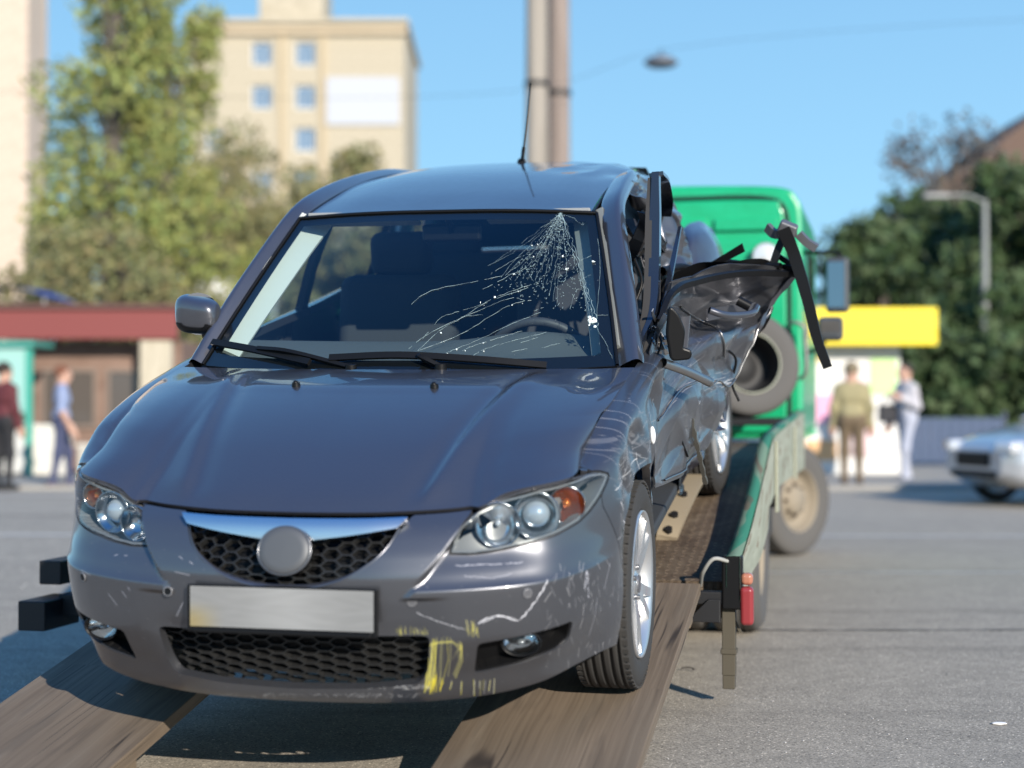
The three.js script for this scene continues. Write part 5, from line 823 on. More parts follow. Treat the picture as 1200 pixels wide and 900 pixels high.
  // dangling seal strap and cable
  mesh(door, 'hanging_seal', [strip([P(807, 448, -1.0), P(808, 470, -0.96), P(812, 500, -0.96), P(820, 535, -1.0), P(827, 567, -1.05)], t => 0.015 + 0.004 * Math.sin(t * 60), 0.01, V(1, 0, 0.2), 40)], std(0.12, 0.115, 0.1, 0.6, 0.5), 'perforated metal strip hanging to the deck');
  for (const [pts, r] of [[[[768, 385, -0.66], [775, 402, -0.6], [770, 420, -0.58], [780, 432, -0.6]], 0.004], [[[760, 350, -0.9], [772, 372, -0.8], [766, 396, -0.7]], 0.005], [[[845, 405, -1.3], [862, 420, -1.36], [858, 450, -1.4], [866, 470, -1.4]], 0.005], [[[742, 300, -1.1], [752, 330, -1.05], [744, 360, -1.0], [756, 384, -0.9]], 0.006]]) mesh(door, 'torn_wire', tube(pts.map(q => P(...q)), r, 24, 6), blackPlastic);
  mesh(door, 'loose_cable', tube([P(806, 470, -0.9), P(797, 492, -0.86), P(798, 512, -0.84), P(806, 535, -0.9)], 0.004, 20, 6), blackPlastic);

  // centre pillar, rear door and rear quarter, crushed
  const rn = N([
    [[733, 204, -1.5], [750, 205, -1.75], [768, 211, -2.0], [779, 220, -2.2]],
    [[738, 216, -1.45], [756, 224, -1.8], [782, 232, -2.1], [790, 246, -2.35]],
    [[742, 228, -1.5], [760, 236, -1.8], [786, 256, -2.05], [799, 272, -2.4]],
    [[764, 248, -1.7], [776, 262, -1.85], [790, 282, -2.1], [804, 294, -2.45]],
    [[770, 280, -1.7], [780, 290, -1.85], [794, 304, -2.1], [809, 316, -2.45]],
    [[772, 312, -1.7], [786, 318, -1.85], [800, 326, -2.1], [814, 332, -2.45]]]);
  const rfn = netFn(rn), folds = (u, v) => inset(rfn, 0.045 * (1 - 2 * Math.abs(((u * 3.6 + 0.6 * noise(u * 3, v * 2) + 9) % 1) * 2 - 1)) * sm(0.2, 0.5, v) + 0.03 * facet(u * 5, v * 6, 3) + 0.012 * facet(u * 12, v * 13, 5))(clamp(u, 0.002, 0.998), clamp(v, 0.002, 0.998));
  const rd = mesh(car, 'rear_door', panel(folds, 90, 90, 0.004, { flip: true }), paintRaw, 'crushed rear door and pillar folded like paper');
  mesh(rd, 'inner_frame', [surf((u, v) => inset(rfn, 0.1)(lerp(0.05, 0.95, u), lerp(0.1, 0.98, v)), 20, 20)], darkSteel);
  const frag = []; for (let i = 0; i < 26; i++) { const c = V(...P(rr(738, 768), rr(250, 410), rr(-1.5, -0.95))); const a = V(rr(-0.3, 0.3), rr(0.2, 1), rr(-0.5, 0.5)).normalize().multiplyScalar(rr(0.03, 0.11)); frag.push(strip([c.clone().sub(a), c.clone().add(V(rr(-1, 1), 0, rr(-1, 1)).multiplyScalar(0.03)), c.clone().add(a)], rr(0.02, 0.09), 0.004, V(rr(-1, 1), rr(-0.3, 0.3), rr(-1, 1)), 6)); }
  mesh(rd, 'broken_trim', frag, std(0.03, 0.03, 0.034, 0.4, 0.3)).userData.kind = 'stuff';
  mesh(rd, 'seat_belt_bulge', [tube([P(752, 270, -1.1), P(745, 285, -1.12), P(748, 300, -1.1), P(755, 292, -1.08)], 0.006, 20, 6)], bareSteel);
  mesh(rd, 'sill_trim', [tube([P(776, 318, -1.3), P(800, 314, -1.45), P(822, 320, -1.5), P(842, 326, -1.45)], 0.018, 24, 8), tube([P(800, 322, -1.5), P(850, 308, -1.7), P(885, 312, -1.6), P(915, 312, -1.55)], 0.014, 30, 8)], blackPlastic);
  mesh(rd, 'lower_skin', panel(crumple(netFn([[[0.9, 0.9, -1.62], [0.88, 0.95, -2.0], [0.88, 0.98, -2.45]], [[0.8, 0.65, -1.6], [0.76, 0.7, -1.95], [0.8, 0.75, -2.3]], [[0.76, 0.4, -1.6], [0.72, 0.4, -1.95], [0.78, 0.5, -2.26]], [[0.78, 0.22, -1.6], [0.75, 0.22, -1.95], [0.8, 0.34, -2.24]]]), 0.06, 4, 1.3, 4), 80, 80, 0.004), scuffed);
  mesh(rd, 'side_glass_shard', [extr([[0, 0], [0.16, 0.08], [0.15, 0.11], [0.02, 0.035]], 0.006, 0.001)].map(g => { g.rotateY(-0.3); const p = P(828, 318, -1.6); g.translate(...p); return g; }), blackPlastic);
  // rear quarter pushed up into a dome
  const qn = N([
    [[798, 300, -2.7], [803, 268, -2.9], [818, 261, -3.1], [832, 268, -3.2]],
    [[800, 308, -2.65], [812, 280, -2.75], [830, 276, -2.95], [843, 288, -3.2]],
    [[802, 316, -2.6], [820, 302, -2.7], [838, 298, -2.9], [849, 306, -3.2]],
    [[806, 330, -2.55], [826, 324, -2.65], [842, 318, -2.9], [853, 322, -3.2]],
    [[812, 370, -2.5], [834, 364, -2.6], [850, 350, -2.9], [860, 350, -3.2]],
    [[818, 420, -2.45], [842, 400, -2.6], [858, 385, -2.9], [866, 380, -3.2]]]);
  mesh(car, 'quarter_panel', panel(crumple(netFn(qn), 0.014, 3, 1, 6), 50, 50, 0.004), paint, 'buckled rear quarter panel');
}
// --- wheels
const tyreG = (() => {
  const r = 0.318, hw = 0.086, prof = [[0.222, -hw * 0.78], [0.232, -hw * 0.93], [0.262, -hw * 1.03], [0.288, -hw * 1.0], [0.304, -hw * 0.93], [0.313, -hw * 0.8]];
  for (const z of [-0.052, -0.028, 0, 0.028, 0.052]) prof.push([r, z - 0.01], [r, z - 0.0045], [r - 0.008, z - 0.004], [r - 0.008, z + 0.004], [r, z + 0.0045], [r, z + 0.01]);
  prof.push([0.313, hw * 0.8], [0.304, hw * 0.93], [0.288, hw * 1.0], [0.262, hw * 1.03], [0.232, hw * 0.93], [0.222, hw * 0.78]);
  const g = lathe(prof, 96); g.rotateZ(-Math.PI / 2); return g;     // axis along x
})();
const treadG = (() => { const gs = []; for (let i = 0; i < 64; i++) for (const sg of [-1, 1]) { const b = bx(0.024, 0.007, 0.02, sg * 0.07, 0.3135, 0, 0.001); b.rotateX(i / 64 * Math.PI * 2 + (sg > 0 ? 0.04 : 0)); gs.push(b); } return merge(gs); })();
const rimG = (() => {
  const barrel = lathe([[0.222, -0.085], [0.21, -0.08], [0.196, -0.06], [0.192, 0.04], [0.205, 0.068], [0.218, 0.08], [0.224, 0.086], [0.226, 0.078]], 72); barrel.rotateZ(-Math.PI / 2);
  const gs = [barrel];
  for (let i = 0; i < 5; i++) for (const o of [-0.15, 0.15]) {
    const a = i / 5 * Math.PI * 2 + o, b = i / 5 * Math.PI * 2 + o * 1.25;
    const p = (r, ang, x) => V(x, Math.cos(ang) * r, Math.sin(ang) * r);
    gs.push(strip([p(0.045, a, 0.052), p(0.11, a * 1 , 0.062), p(0.17, lerp(a, b, 0.6), 0.066), p(0.212, b, 0.07)], t => 0.036 - 0.01 * t, 0.022, V(0, -Math.sin(a), Math.cos(a)), 10));
  }
  const hub = lathe([[0.068, 0.02], [0.07, 0.048], [0.062, 0.06], [0.034, 0.064], [0.032, 0.07], [0, 0.072]], 36); hub.rotateZ(-Math.PI / 2); gs.push(hub);
  return merge(gs);
})();
const discG = (() => { const d = lathe([[0.05, -0.02], [0.14, -0.02], [0.14, 0.0], [0.07, 0.0], [0.065, 0.03], [0, 0.03]], 48); d.rotateZ(-Math.PI / 2); return d; })();
const capG = (() => { const g = at(cyl(0.028, 0.028, 0.006, 24), 0.072, 0, 0, 0, 0, Math.PI / 2); const nuts = []; for (let i = 0; i < 5; i++) { const a = i / 5 * 6.283 + 0.6; nuts.push(at(cyl(0.008, 0.008, 0.012, 6), 0.066, Math.cos(a) * 0.05, Math.sin(a) * 0.05, 0, 0, Math.PI / 2)); } return merge([g, ...nuts]); })();
const tyreMat = std(0.035, 0.033, 0.031, 0.85);
for (const [x, z, sg, ry, rz] of [[0.755, 0, 1, 0.0, 0], [-0.735, 0, -1, 0, 0], [0.745, -2.6, 1, -0.06, 0.05], [-0.735, -2.64, -1, 0, 0]]) {
  const w = new THREE.Group(); w.name = 'wheel'; car.add(w); w.position.set(x, 0.318, z); w.rotation.set(0.35, (sg < 0 ? Math.PI : 0) + ry, rz);
  mesh(w, 'tyre', [tyreG.clone(), treadG.clone()], tyreMat); mesh(w, 'rim', rimG, alloy); mesh(w, 'hub_cap', capG, std(0.35, 0.35, 0.36, 0.35, 0.9)); mesh(w, 'brake_disc', discG, darkSteel);
}
// ================================================================== background
const WX = (u, D) => (u - 600) / FPX * D, WY = (v, D) => CAMH + (475 - v) / FPX * D;    // world place of a pixel at a depth known from the ground line or usual size
function leafTex(r, g, b) { return [[1, 1], [1.12, 0.97], [0.9, 1.02], [1.05, 1.0]].map(([p, q]) => std(r * p, g * q, b, 0.75, 0, { transmission: 0.25, thickness: 0 })); }
const leafSets = { spring: leafTex(0.29, 0.32, 0.09), olive: leafTex(0.25, 0.24, 0.1), dark: leafTex(0.055, 0.1, 0.028), bare: leafTex(0.12, 0.11, 0.1) };
function tree(name, label, x, z, h, crown, set, o = {}) {
  const t = thing(name, label, 'tree', [x, 0, z], rr(0, 6), o.group);
  const limbs = [], h0 = h * (o.trunk || 0.3);
  const lean = V(rr(-0.3, 0.3), h * 0.85, rr(-0.3, 0.3));
  limbs.push(tube([[0, 0, 0], [lean.x * 0.3, h * 0.3, lean.z * 0.3], [lean.x, h * 0.82, lean.z]], o.r || 0.16, 14, 8));
  const clumps = [];
  for (let i = 0; i < (o.clumps || 26); i++) {
    const a = rr(0, 6.283), e = Math.acos(rr(-0.7, 1)), k = Math.cbrt(rr(0.15, 1)), cy = h0 + (h - h0) * 0.52;
    clumps.push(V(Math.cos(a) * Math.sin(e) * crown * k, cy + Math.cos(e) * (h - h0) * 0.5 * k, Math.sin(a) * Math.sin(e) * crown * k));
  }
  clumps.forEach((c, i) => { if (i % 2 === 0) limbs.push(tube([[lean.x * 0.3, Math.min(c.y - 0.3, h * rr(0.25, 0.6)), lean.z * 0.3], c.clone().multiplyScalar(0.55).setY(c.y - 0.35).toArray(), c.toArray()], 0.035, 6, 5)); });
  mesh(t, 'trunk', limbs, std(0.1, 0.085, 0.07, 0.95));
  const n = o.leaves || 5200, sz0 = o.leaf || 0.17, per = [[], [], [], []];
  for (let i = 0; i < n; i++) {
    const c = clumps[Math.floor(rnd() * clumps.length)], r = (o.spread || 0.33) * crown * Math.cbrt(rnd()), d = V(rr(-1, 1), rr(-1, 1), rr(-1, 1)).normalize().multiplyScalar(r);
    const p = c.clone().add(d), a = V(rr(-1, 1), rr(-1, 1), rr(-1, 1)).normalize(), b = V(rr(-1, 1), rr(-1, 1), rr(-1, 1)).cross(a).normalize(), s = sz0 * rr(0.6, 1.3);
    per[Math.floor(rnd() * 4)].push(...p.clone().addScaledVector(a, s).toArray(), ...p.clone().addScaledVector(b, s * 0.55).toArray(), ...p.clone().addScaledVector(a, -s).toArray(), ...p.clone().addScaledVector(a, -s).toArray(), ...p.clone().addScaledVector(b, -s * 0.55).toArray(), ...p.clone().addScaledVector(a, s).toArray());
  }
  const crownG = new THREE.Group(); crownG.name = 'crown'; t.add(crownG);
  per.forEach((q, i) => { const g = new THREE.BufferGeometry(); g.setAttribute('position', new THREE.Float32BufferAttribute(q, 3)); g.computeVertexNormals(); const m = mesh(crownG, 'leaves', g, leafSets[set][i]); m.userData.kind = 'stuff'; });
  return t;
}
// left: tall poplar-like trees and scrub before the block of flats
tree('tall_tree', 'tall thin-leaved green tree beside the cream house wall', WX(122, 36), -36, 11.5, 1.5, 'spring', { clumps: 52, leaves: 10500, trunk: 0.12, leaf: 0.095, spread: 0.46 });
tree('tall_tree', 'tall green tree with sky showing through, between house wall and flats', WX(196, 40), -40, 12.5, 1.1, 'spring', { clumps: 34, leaves: 6000, trunk: 0.3, leaf: 0.09, spread: 0.45 });
tree('tall_tree', 'olive green tree rising in front of the beige flats', WX(255, 44), -44, 8.2, 1.7, 'olive', { clumps: 40, leaves: 9000, trunk: 0.1, leaf: 0.09, spread: 0.42 });
tree('bushy_tree', 'low bushy olive tree behind the maroon kiosk', WX(130, 33), -33, 4.8, 1.9, 'olive', { clumps: 34, leaves: 6500, trunk: 0.1, leaf: 0.09 });
tree('bushy_tree', 'low green tree behind the kiosk end, by the white van', WX(225, 37), -37, 5.4, 1.7, 'spring', { clumps: 34, leaves: 5200, trunk: 0.1, leaf: 0.09 });
tree('round_tree', 'rounded olive tree in front of the right end of the flats', WX(420, 50), -50, 8.6, 2.2, 'olive', { clumps: 38, leaves: 6500, trunk: 0.2, leaf: 0.14 });
tree('round_tree', 'rounded pale tree behind the car roof, below the flats', WX(335, 56), -56, 7.4, 2.6, 'olive', { clumps: 38, leaves: 6500, trunk: 0.15, leaf: 0.15 });
tree('round_tree', 'rounded tree at the foot of the flats near the concrete poles', WX(492, 60), -60, 9.4, 1.6, 'olive', { clumps: 30, leaves: 4200, trunk: 0.2, leaf: 0.15 });
// right: dark trees behind the kiosk
for (const [u, D, h, c, lab] of [[1035, 38, 4.9, 1.9, 'dark green tree behind the yellow-topped kiosk'], [1100, 42, 6.0, 2.2, 'dark green tree between kiosk and street lamp'], [1165, 40, 6.2, 2.2, 'dark green tree behind the street lamp'], [1230, 38, 6.8, 2.3, 'dark green tree at the gable of the brown-roofed house'], [1060, 52, 5.4, 2.4, 'far dark tree behind the kiosk trees'], [1180, 34, 3.4, 1.9, 'low dark bush behind the parked silver car'], [1110, 34, 3.0, 1.7, 'low dark bush beside the blue fence']])
  tree('leafy_tree', lab, WX(u, D), -D, h, c, 'dark', { clumps: 36, leaves: 7000, trunk: 0.12, leaf: 0.15 });
tree('bare_tree', 'thin grey budding tree in front of the brown roof', WX(1105, 46), -46, 9.0, 1.9, 'bare', { clumps: 40, leaves: 1700, trunk: 0.3, leaf: 0.1, r: 0.12 });

// a building with real window openings drawn as recessed panes
function building(name, label, x0, x1, z, depth, h, mat, wins, o = {}) {
  const b = thing(name, label, 'building', [(x0 + x1) / 2, 0, z]); const w = x1 - x0;
  const shape = [[-w / 2, 0], [w / 2, 0], [w / 2, h], [-w / 2, h]];
  const holes = wins.map(([cx, cy, ww, hh]) => [[cx - ww / 2, cy - hh / 2], [cx - ww / 2, cy + hh / 2], [cx + ww / 2, cy + hh / 2], [cx + ww / 2, cy - hh / 2]]);
  mesh(b, 'wall', [at(extr(shape, 0.35, 0, holes), 0, 0, -0.35), bx(0.3, h, depth - 0.4, -w / 2 + 0.15, h / 2, -depth / 2 - 0.16, 0.01), bx(0.3, h, depth - 0.4, w / 2 - 0.15, h / 2, -depth / 2 - 0.16, 0.01), bx(w, h, 0.3, 0, h / 2, -depth - 0.2, 0.01)], mat);
  mesh(b, 'roof', bx(w + 0.5, 0.35, depth + 0.8, 0, h + 0.18, -depth / 2, 0.02), o.roof || mat);
  for (const [cx, cy, ww, hh] of wins) { const f = mesh(b, 'window', [bx(ww, 0.09, 0.08, cx, cy + hh / 2 - 0.045, -0.2), bx(ww, 0.09, 0.08, cx, cy - hh / 2 + 0.045, -0.2), bx(0.09, hh - 0.19, 0.08, cx - ww / 2 + 0.045, cy, -0.2), bx(0.09, hh - 0.19, 0.08, cx + ww / 2 - 0.045, cy, -0.2), bx(0.07, hh - 0.19, 0.07, cx, cy, -0.2)], std(0.7, 0.7, 0.68, 0.6)); mesh(f, 'pane', bx(ww - 0.1, hh - 0.1, 0.02, cx, cy, -0.23, 0.002), std(0.12, 0.2, 0.3, 0.05, 0, { clearcoat: 1 })); }
  return b;
}
const plaster = (r, g, b, sd) => std(1, 1, 1, 0.9, 0, { map: dtex(256, 256, (u, v) => { const n = tn(u, v, 6, sd) * 0.06 + tn(u, v, 20, sd + 2) * 0.04; return [r + n, g + n, b + n]; }) });
{
  const D = 110, s = D / FPX, xa = WX(222, D), xb = WX(474, D), H = WY(28, D), cx = (xa + xb) / 2, wins = [];
  const beige = plaster(0.7, 0.66, 0.58, 3);
  for (const v of [62, 113, 163, 214, 265, 316]) for (const u of [306, 357]) { if (u === 306 && v === 163) continue; wins.push([WX(u, D) - cx, WY(v, D), 1.3, 1.55]); }
  for (const v of [163, 214, 265]) for (const u of [250]) wins.push([WX(u, D) - cx, WY(v, D), 1.1, 1.4]);
  const b = building('apartment_block', 'tall beige block of flats with a white panel on its gable', xa, xb, -D, 14, H, beige, wins);
  mesh(b, 'lift_tower', bx((375 - 298) * s, 3.4, 5, WX(337, D) - cx, H + 1.6, -4, 0.05), beige);
  mesh(b, 'white_panel', bx((468 - 382) * s, (146 - 90) * s, 0.12, WX(425, D) - cx, WY(118, D), 0.07, 0.02), std(0.46, 0.48, 0.52, 0.7));
  for (const u of [330, 378]) mesh(b, 'wall_pilaster', bx(0.25, H - 0.2, 0.2, WX(u, D) - cx, H / 2, 0.1, 0.02), plaster(0.74, 0.67, 0.55, 6));
  mesh(b, 'cornice', bx(xb - xa + 0.3, 0.4, 0.4, 0, H - 0.4, 0.2, 0.02), plaster(0.78, 0.71, 0.6, 8));
}
building('corner_house', 'cream rendered house wall at the edge of the lot, beside the tall tree', WX(-150, 60), WX(31, 60), -60, 2.2, 18, plaster(0.78, 0.71, 0.64, 5), [[-1.8, 3, 1.4, 1.6], [-1.8, 6.2, 1.4, 1.6], [-1.8, 9.4, 1.4, 1.6], [-1.8, 12.6, 1.4, 1.6]]);
{ // brown-roofed house on the right
  const D = 72, x0 = WX(1052, D), x1 = WX(1420, D), e = WY(262, D), p = WY(120, D), w = x1 - x0;
  const b = building('gabled_house', 'brick house with steep brown roof behind the dark trees', x0, x1, -D, 9, e - 0.4, plaster(0.5, 0.4, 0.32, 7), [[-3.5, 4, 1.2, 1.5], [0, 4, 1.2, 1.5], [3.5, 4, 1.2, 1.5]], { roof: std(0.1, 0.07, 0.055, 0.9) });
  mesh(b, 'gable_roof', at(extr([[-w / 2 - 0.4, 0], [w / 2 + 0.4, 0], [w * 0.1, p - e + 0.3], [w * 0.02, p - e + 0.3]], 10, 0.03), 0, e, -9.6), std(0.13, 0.085, 0.065, 0.9));
}
// left kiosk row
{
  const D = 27, s = D / FPX, x0 = WX(-160, D), x1 = WX(206, D), cx = (x0 + x1) / 2, w = x1 - x0, top = WY(362, D), fas = WY(398, D), g0 = 0.06;
  const k = thing('market_kiosk', 'low brown kiosk with a long maroon fascia', 'kiosk', [cx, g0, -D]);
  mesh(k, 'wall', [bx(w, fas - g0 - 0.05, 0.12, 0, (fas - g0) / 2, -0.5, 0.01), bx(0.12, fas - g0, 3, w / 2 - 0.06, (fas - g0) / 2, -2.06, 0.01), bx(0.12, fas - g0, 3, -w / 2 + 0.06, (fas - g0) / 2, -2.06, 0.01), bx(w, fas - g0, 0.1, 0, (fas - g0) / 2, -3.6, 0.01)], plaster(0.5, 0.41, 0.36, 4));
  mesh(k, 'fascia', bx(w + 0.1, top - fas, 0.16, 0, (top + fas) / 2 - g0, 0.1, 0.02), std(0.2, 0.045, 0.04, 0.6));
  mesh(k, 'roof', bx(w + 0.3, 0.08, 4, 0, top - g0 + 0.03, -1.75, 0.01), std(0.12, 0.06, 0.05, 0.8));
  for (let i = 0; i < 5; i++) { const wx = w / 2 - 0.75 - i * 1.05; const f = mesh(k, 'shop_window', [bx(0.9, 0.06, 0.06, wx, 1.62, -0.42), bx(0.9, 0.06, 0.06, wx, 0.72, -0.42), bx(0.06, 0.84, 0.06, wx - 0.42, 1.17, -0.42), bx(0.06, 0.84, 0.06, wx + 0.42, 1.17, -0.42)], std(0.2, 0.15, 0.12, 0.6)); mesh(f, 'pane', bx(0.8, 0.84, 0.02, wx, 1.17, -0.43, 0.002), std(0.1, 0.085, 0.075, 0.08)); }
  mesh(k, 'end_pillar', bx(0.5, fas - g0 - 0.02, 0.2, w / 2 - 0.3, (fas - g0) / 2, 0.02, 0.02), plaster(0.72, 0.68, 0.6, 9));
  const D2 = 25.5, tk = thing('teal_kiosk', 'small pale teal stall with a white counter', 'kiosk', [WX(-6, D2), 0.06, -D2]);
  mesh(tk, 'front_panel', bx(1.05, 1.0, 0.1, 0, 1.45, 0, 0.02), std(0.28, 0.5, 0.45, 0.5)); mesh(tk, 'side_post', [bx(0.1, 1.9, 0.1, 0.52, 0.95, 0.02, 0.01), bx(0.1, 1.9, 0.1, -0.52, 0.95, 0.02, 0.01)], std(0.04, 0.32, 0.24, 0.5)); mesh(tk, 'roof', bx(1.25, 0.08, 1.1, 0, 1.98, -0.4, 0.01), std(0.06, 0.3, 0.24, 0.5)); mesh(tk, 'counter', bx(1.0, 0.75, 0.5, 0, 0.42, -0.2, 0.02), std(0.55, 0.54, 0.5, 0.7));
  const bxk = thing('white_crate', 'stack of pale boxes standing before the brown kiosk', 'box', [WX(60, 26), 0.06, -26]); mesh(bxk, 'crate', bx(0.55, 0.7, 0.5, 0, 0.36, 0, 0.02), std(0.6, 0.58, 0.53, 0.8)); mesh(bxk, 'lid', bx(0.58, 0.06, 0.53, 0, 0.74, 0, 0.01), std(0.66, 0.65, 0.6, 0.8));
  const b2 = thing('white_crate', 'long pale bench box beside the brown kiosk end', 'box', [WX(150, 26), 0.06, -26]); mesh(b2, 'crate', bx(1.4, 0.42, 0.5, 0, 0.22, 0, 0.02), std(0.45, 0.43, 0.38, 0.8)); mesh(b2, 'lid', bx(1.45, 0.05, 0.54, 0, 0.455, 0, 0.01), std(0.55, 0.52, 0.46, 0.8));
  const aw = thing('blue_awning', 'blue fabric awning above the maroon fascia', 'awning', [WX(8, 30), 0.06, -30]); mesh(aw, 'canopy', surf((u, v) => { const q = (u - 0.5) * 2; return [q * 1.0, 2.9 + 0.28 * (1 - q * q) * (1 - 0.3 * v), lerp(-1, 1, v)]; }, 16, 6), std(0.06, 0.1, 0.3, 0.8)); mesh(aw, 'pole', [[-0.9, -0.9], [0.9, -0.9], [-0.9, 0.9], [0.9, 0.9]].map(([x, z]) => at(cyl(0.03, 0.03, 2.92, 8), x, 1.46, z)), std(0.3, 0.3, 0.3, 0.5, 0.5));
}
{ // white van behind
  const D = 40, v = thing('white_van', 'white box van behind the trees near the mirror of the car', 'van', [WX(252, D), 0.06, -D]); const W = 42 / FPX * D * 1.15;
  mesh(v, 'box_body', bx(1.9, 2.0, 4, 0, 3.05 - 0.06, -1.6, 0.1), std(0.75, 0.73, 0.76, 0.45)); mesh(v, 'cab_body', bx(1.8, 1.5, 1.4, 0, 1.3, 0.9, 0.2), std(0.75, 0.74, 0.75, 0.4)); mesh(v, 'chassis', bx(1.6, 1.3, 3.8, 0, 1.2, -1.7, 0.05), std(0.08, 0.08, 0.08, 0.7)); mesh(v, 'windscreen', bx(1.5, 0.55, 0.04, 0, 1.65, 1.6, 0.02), std(0.03, 0.04, 0.05, 0.05));
  for (const x of [-0.75, 0.75]) for (const z of [0.9, -2.6]) mesh(v, 'wheel', at(cyl(0.38, 0.38, 0.25, 24), x, 0.38, z, 0, 0, Math.PI / 2), rubber);
}
// right kiosk with the yellow top
{
  const D = 26, x0 = WX(905, D), x1 = WX(1096, D), cx = (x0 + x1) / 2, w = x1 - x0, yt = WY(361, D), yb = WY(405, D), g0 = 0.06;
  const k = thing('yellow_kiosk', 'white kiosk with a bright yellow fascia and coloured posters', 'kiosk', [cx, g0, -D]);
  const ww = WX(1068, D) - x0 - 0.1; const wc = (x0 + ww / 2) - cx;
  mesh(k, 'wall', [bx(ww, yb - g0, 0.1, wc, (yb - g0) / 2, -0.35, 0.01), bx(0.1, yb - g0, 2.4, wc + ww / 2 - 0.05, (yb - g0) / 2, -1.61, 0.01), bx(0.1, yb - g0, 2.4, wc - ww / 2 + 0.05, (yb - g0) / 2, -1.61, 0.01), bx(ww, yb - g0, 0.1, wc, (yb - g0) / 2, -2.87, 0.01)], std(0.72, 0.7, 0.66, 0.6));
  mesh(k, 'fascia', bx(w, yt - yb, 0.14, 0, (yt + yb) / 2 - g0, 0.1, 0.02), std(0.85, 0.66, 0.01, 0.5)); mesh(k, 'roof', bx(w, 0.08, 3.1, 0, yt - g0 - 0.1, -1.5, 0.01), std(0.4, 0.34, 0.06, 0.7));
  const pan = (u0, u1, v0, v1, c) => mesh(k, 'poster', bx((u1 - u0) / FPX * D, (v1 - v0) / FPX * D, 0.02, WX((u0 + u1) / 2, D) - cx, WY((v0 + v1) / 2, D) - g0, -0.285, 0.004), std(...c, 0.5));
  pan(1025, 1056, 420, 462, [0.5, 0.72, 0.3]); pan(960, 992, 462, 496, [0.75, 0.35, 0.5]); pan(992, 1018, 444, 468, [0.75, 0.5, 0.58]); pan(1002, 1030, 500, 536, [0.75, 0.55, 0.55]); pan(948, 985, 516, 540, [0.72, 0.42, 0.2]); pan(935, 965, 410, 424, [0.75, 0.55, 0.15]);
  const f = thing('blue_fence', 'dark blue metal fence panel beside the white kiosk', 'fence', [WX(1120, 30), 0.06, -30]); for (let i = 0; i < 9; i++) mesh(f, 'fence_board', bx(0.17, 0.78, 0.03, (i - 4) * 0.18, 0.45, 0, 0.004), std(0.03, 0.06, 0.13, 0.5)); mesh(f, 'fence_rail', [bx(1.7, 0.05, 0.04, 0, 0.7, -0.04), bx(1.7, 0.05, 0.04, 0, 0.2, -0.04)], std(0.03, 0.05, 0.1, 0.5));
  for (let i = -1; i <= 1; i += 2) mesh(f, 'fence_post', bx(0.06, 0.95, 0.06, i * 0.86, 0.47, -0.04), std(0.03, 0.05, 0.1, 0.5));
}
// street lamp, concrete poles, wires, hanging lantern
{
  const D = 33, lp = thing('street_lamp', 'grey street lamp with a short arm before the dark trees', 'street lamp', [WX(1155, D), 0.06, -D]), H = WY(238, D);
  mesh(lp, 'pole', [at(cyl(0.05, 0.1, H, 14), 0, H / 2, 0), at(cyl(0.12, 0.14, 0.5, 14), 0, 0.25, 0)], std(0.26, 0.27, 0.26, 0.6, 0.3)); mesh(lp, 'arm', tube([[0, H - 0.05, 0], [-0.3, H + 0.08, 0], [-0.75, H + 0.1, 0]], 0.03, 12, 8), std(0.26, 0.27, 0.26, 0.6, 0.3)); mesh(lp, 'lamp_head', at(bx(0.5, 0.1, 0.22, 0, 0, 0, 0.045), -0.95, H + 0.08, 0), std(0.3, 0.3, 0.29, 0.5)); mesh(lp, 'notice', bx(0.24, 0.42, 0.02, 0, 1.15, 0.16, 0.004), std(0.5, 0.55, 0.52, 0.6));
  const concrete = plaster(0.62, 0.57, 0.51, 12), D2 = 40;
  for (const [u, wpx, lab, c] of [[629, 26, 'left of the two tall concrete poles behind the car roof, greyer one', plaster(0.6, 0.57, 0.53, 12)], [656, 28, 'browner of the two tall concrete poles behind the car roof', plaster(0.53, 0.48, 0.45, 14)]]) {
    const p = thing('concrete_pole', lab.replace('left of', 'greyer of').replace(', greyer one', ''), 'pole', [WX(u, D2), 0.06, -D2 - (u > 640 ? 1.2 : 0)]); const r = wpx / FPX * D2 / 2;
    mesh(p, 'shaft', at(cyl(r * 0.9, r * 1.15, 14, 20), 0, 7, 0), c); mesh(p, 'base_collar', at(cyl(r * 1.5, r * 1.6, 0.4, 20), 0, 0.2, 0), c); mesh(p, 'clamp_band', [3.2, 6.4, 8.6].map(y => at(cyl(r * 1.12, r * 1.12, 0.12, 20), 0, y, 0)), darkSteel);
  }
  const wr = thing('overhead_wire', 'thin dark span wire carrying the hanging lantern over the street', 'wire', [0, 0, 0]); mesh(wr, 'cable', tube([[-40, 9.6, -40], [WX(627, D2), WY(118, D2) + 0.3, -40], [WX(775, D2), WY(58, D2), -40], [30, 11, -40]], 0.005, 80, 5), blackPlastic);
  const ln = thing('hanging_lantern', 'dark street lantern hung on the overhead wire', 'lamp', [WX(775, D2), WY(72, D2), -D2]); mesh(ln, 'housing', at(lathe([[0, -0.12], [0.3, -0.1], [0.42, -0.02], [0.3, 0.1], [0.08, 0.18], [0, 0.18]], 24), 0, 0, 0), std(0.12, 0.14, 0.17, 0.5)); mesh(ln, 'hanger', at(cyl(0.02, 0.02, 0.2, 8), 0, 0.22, 0), darkSteel);
}
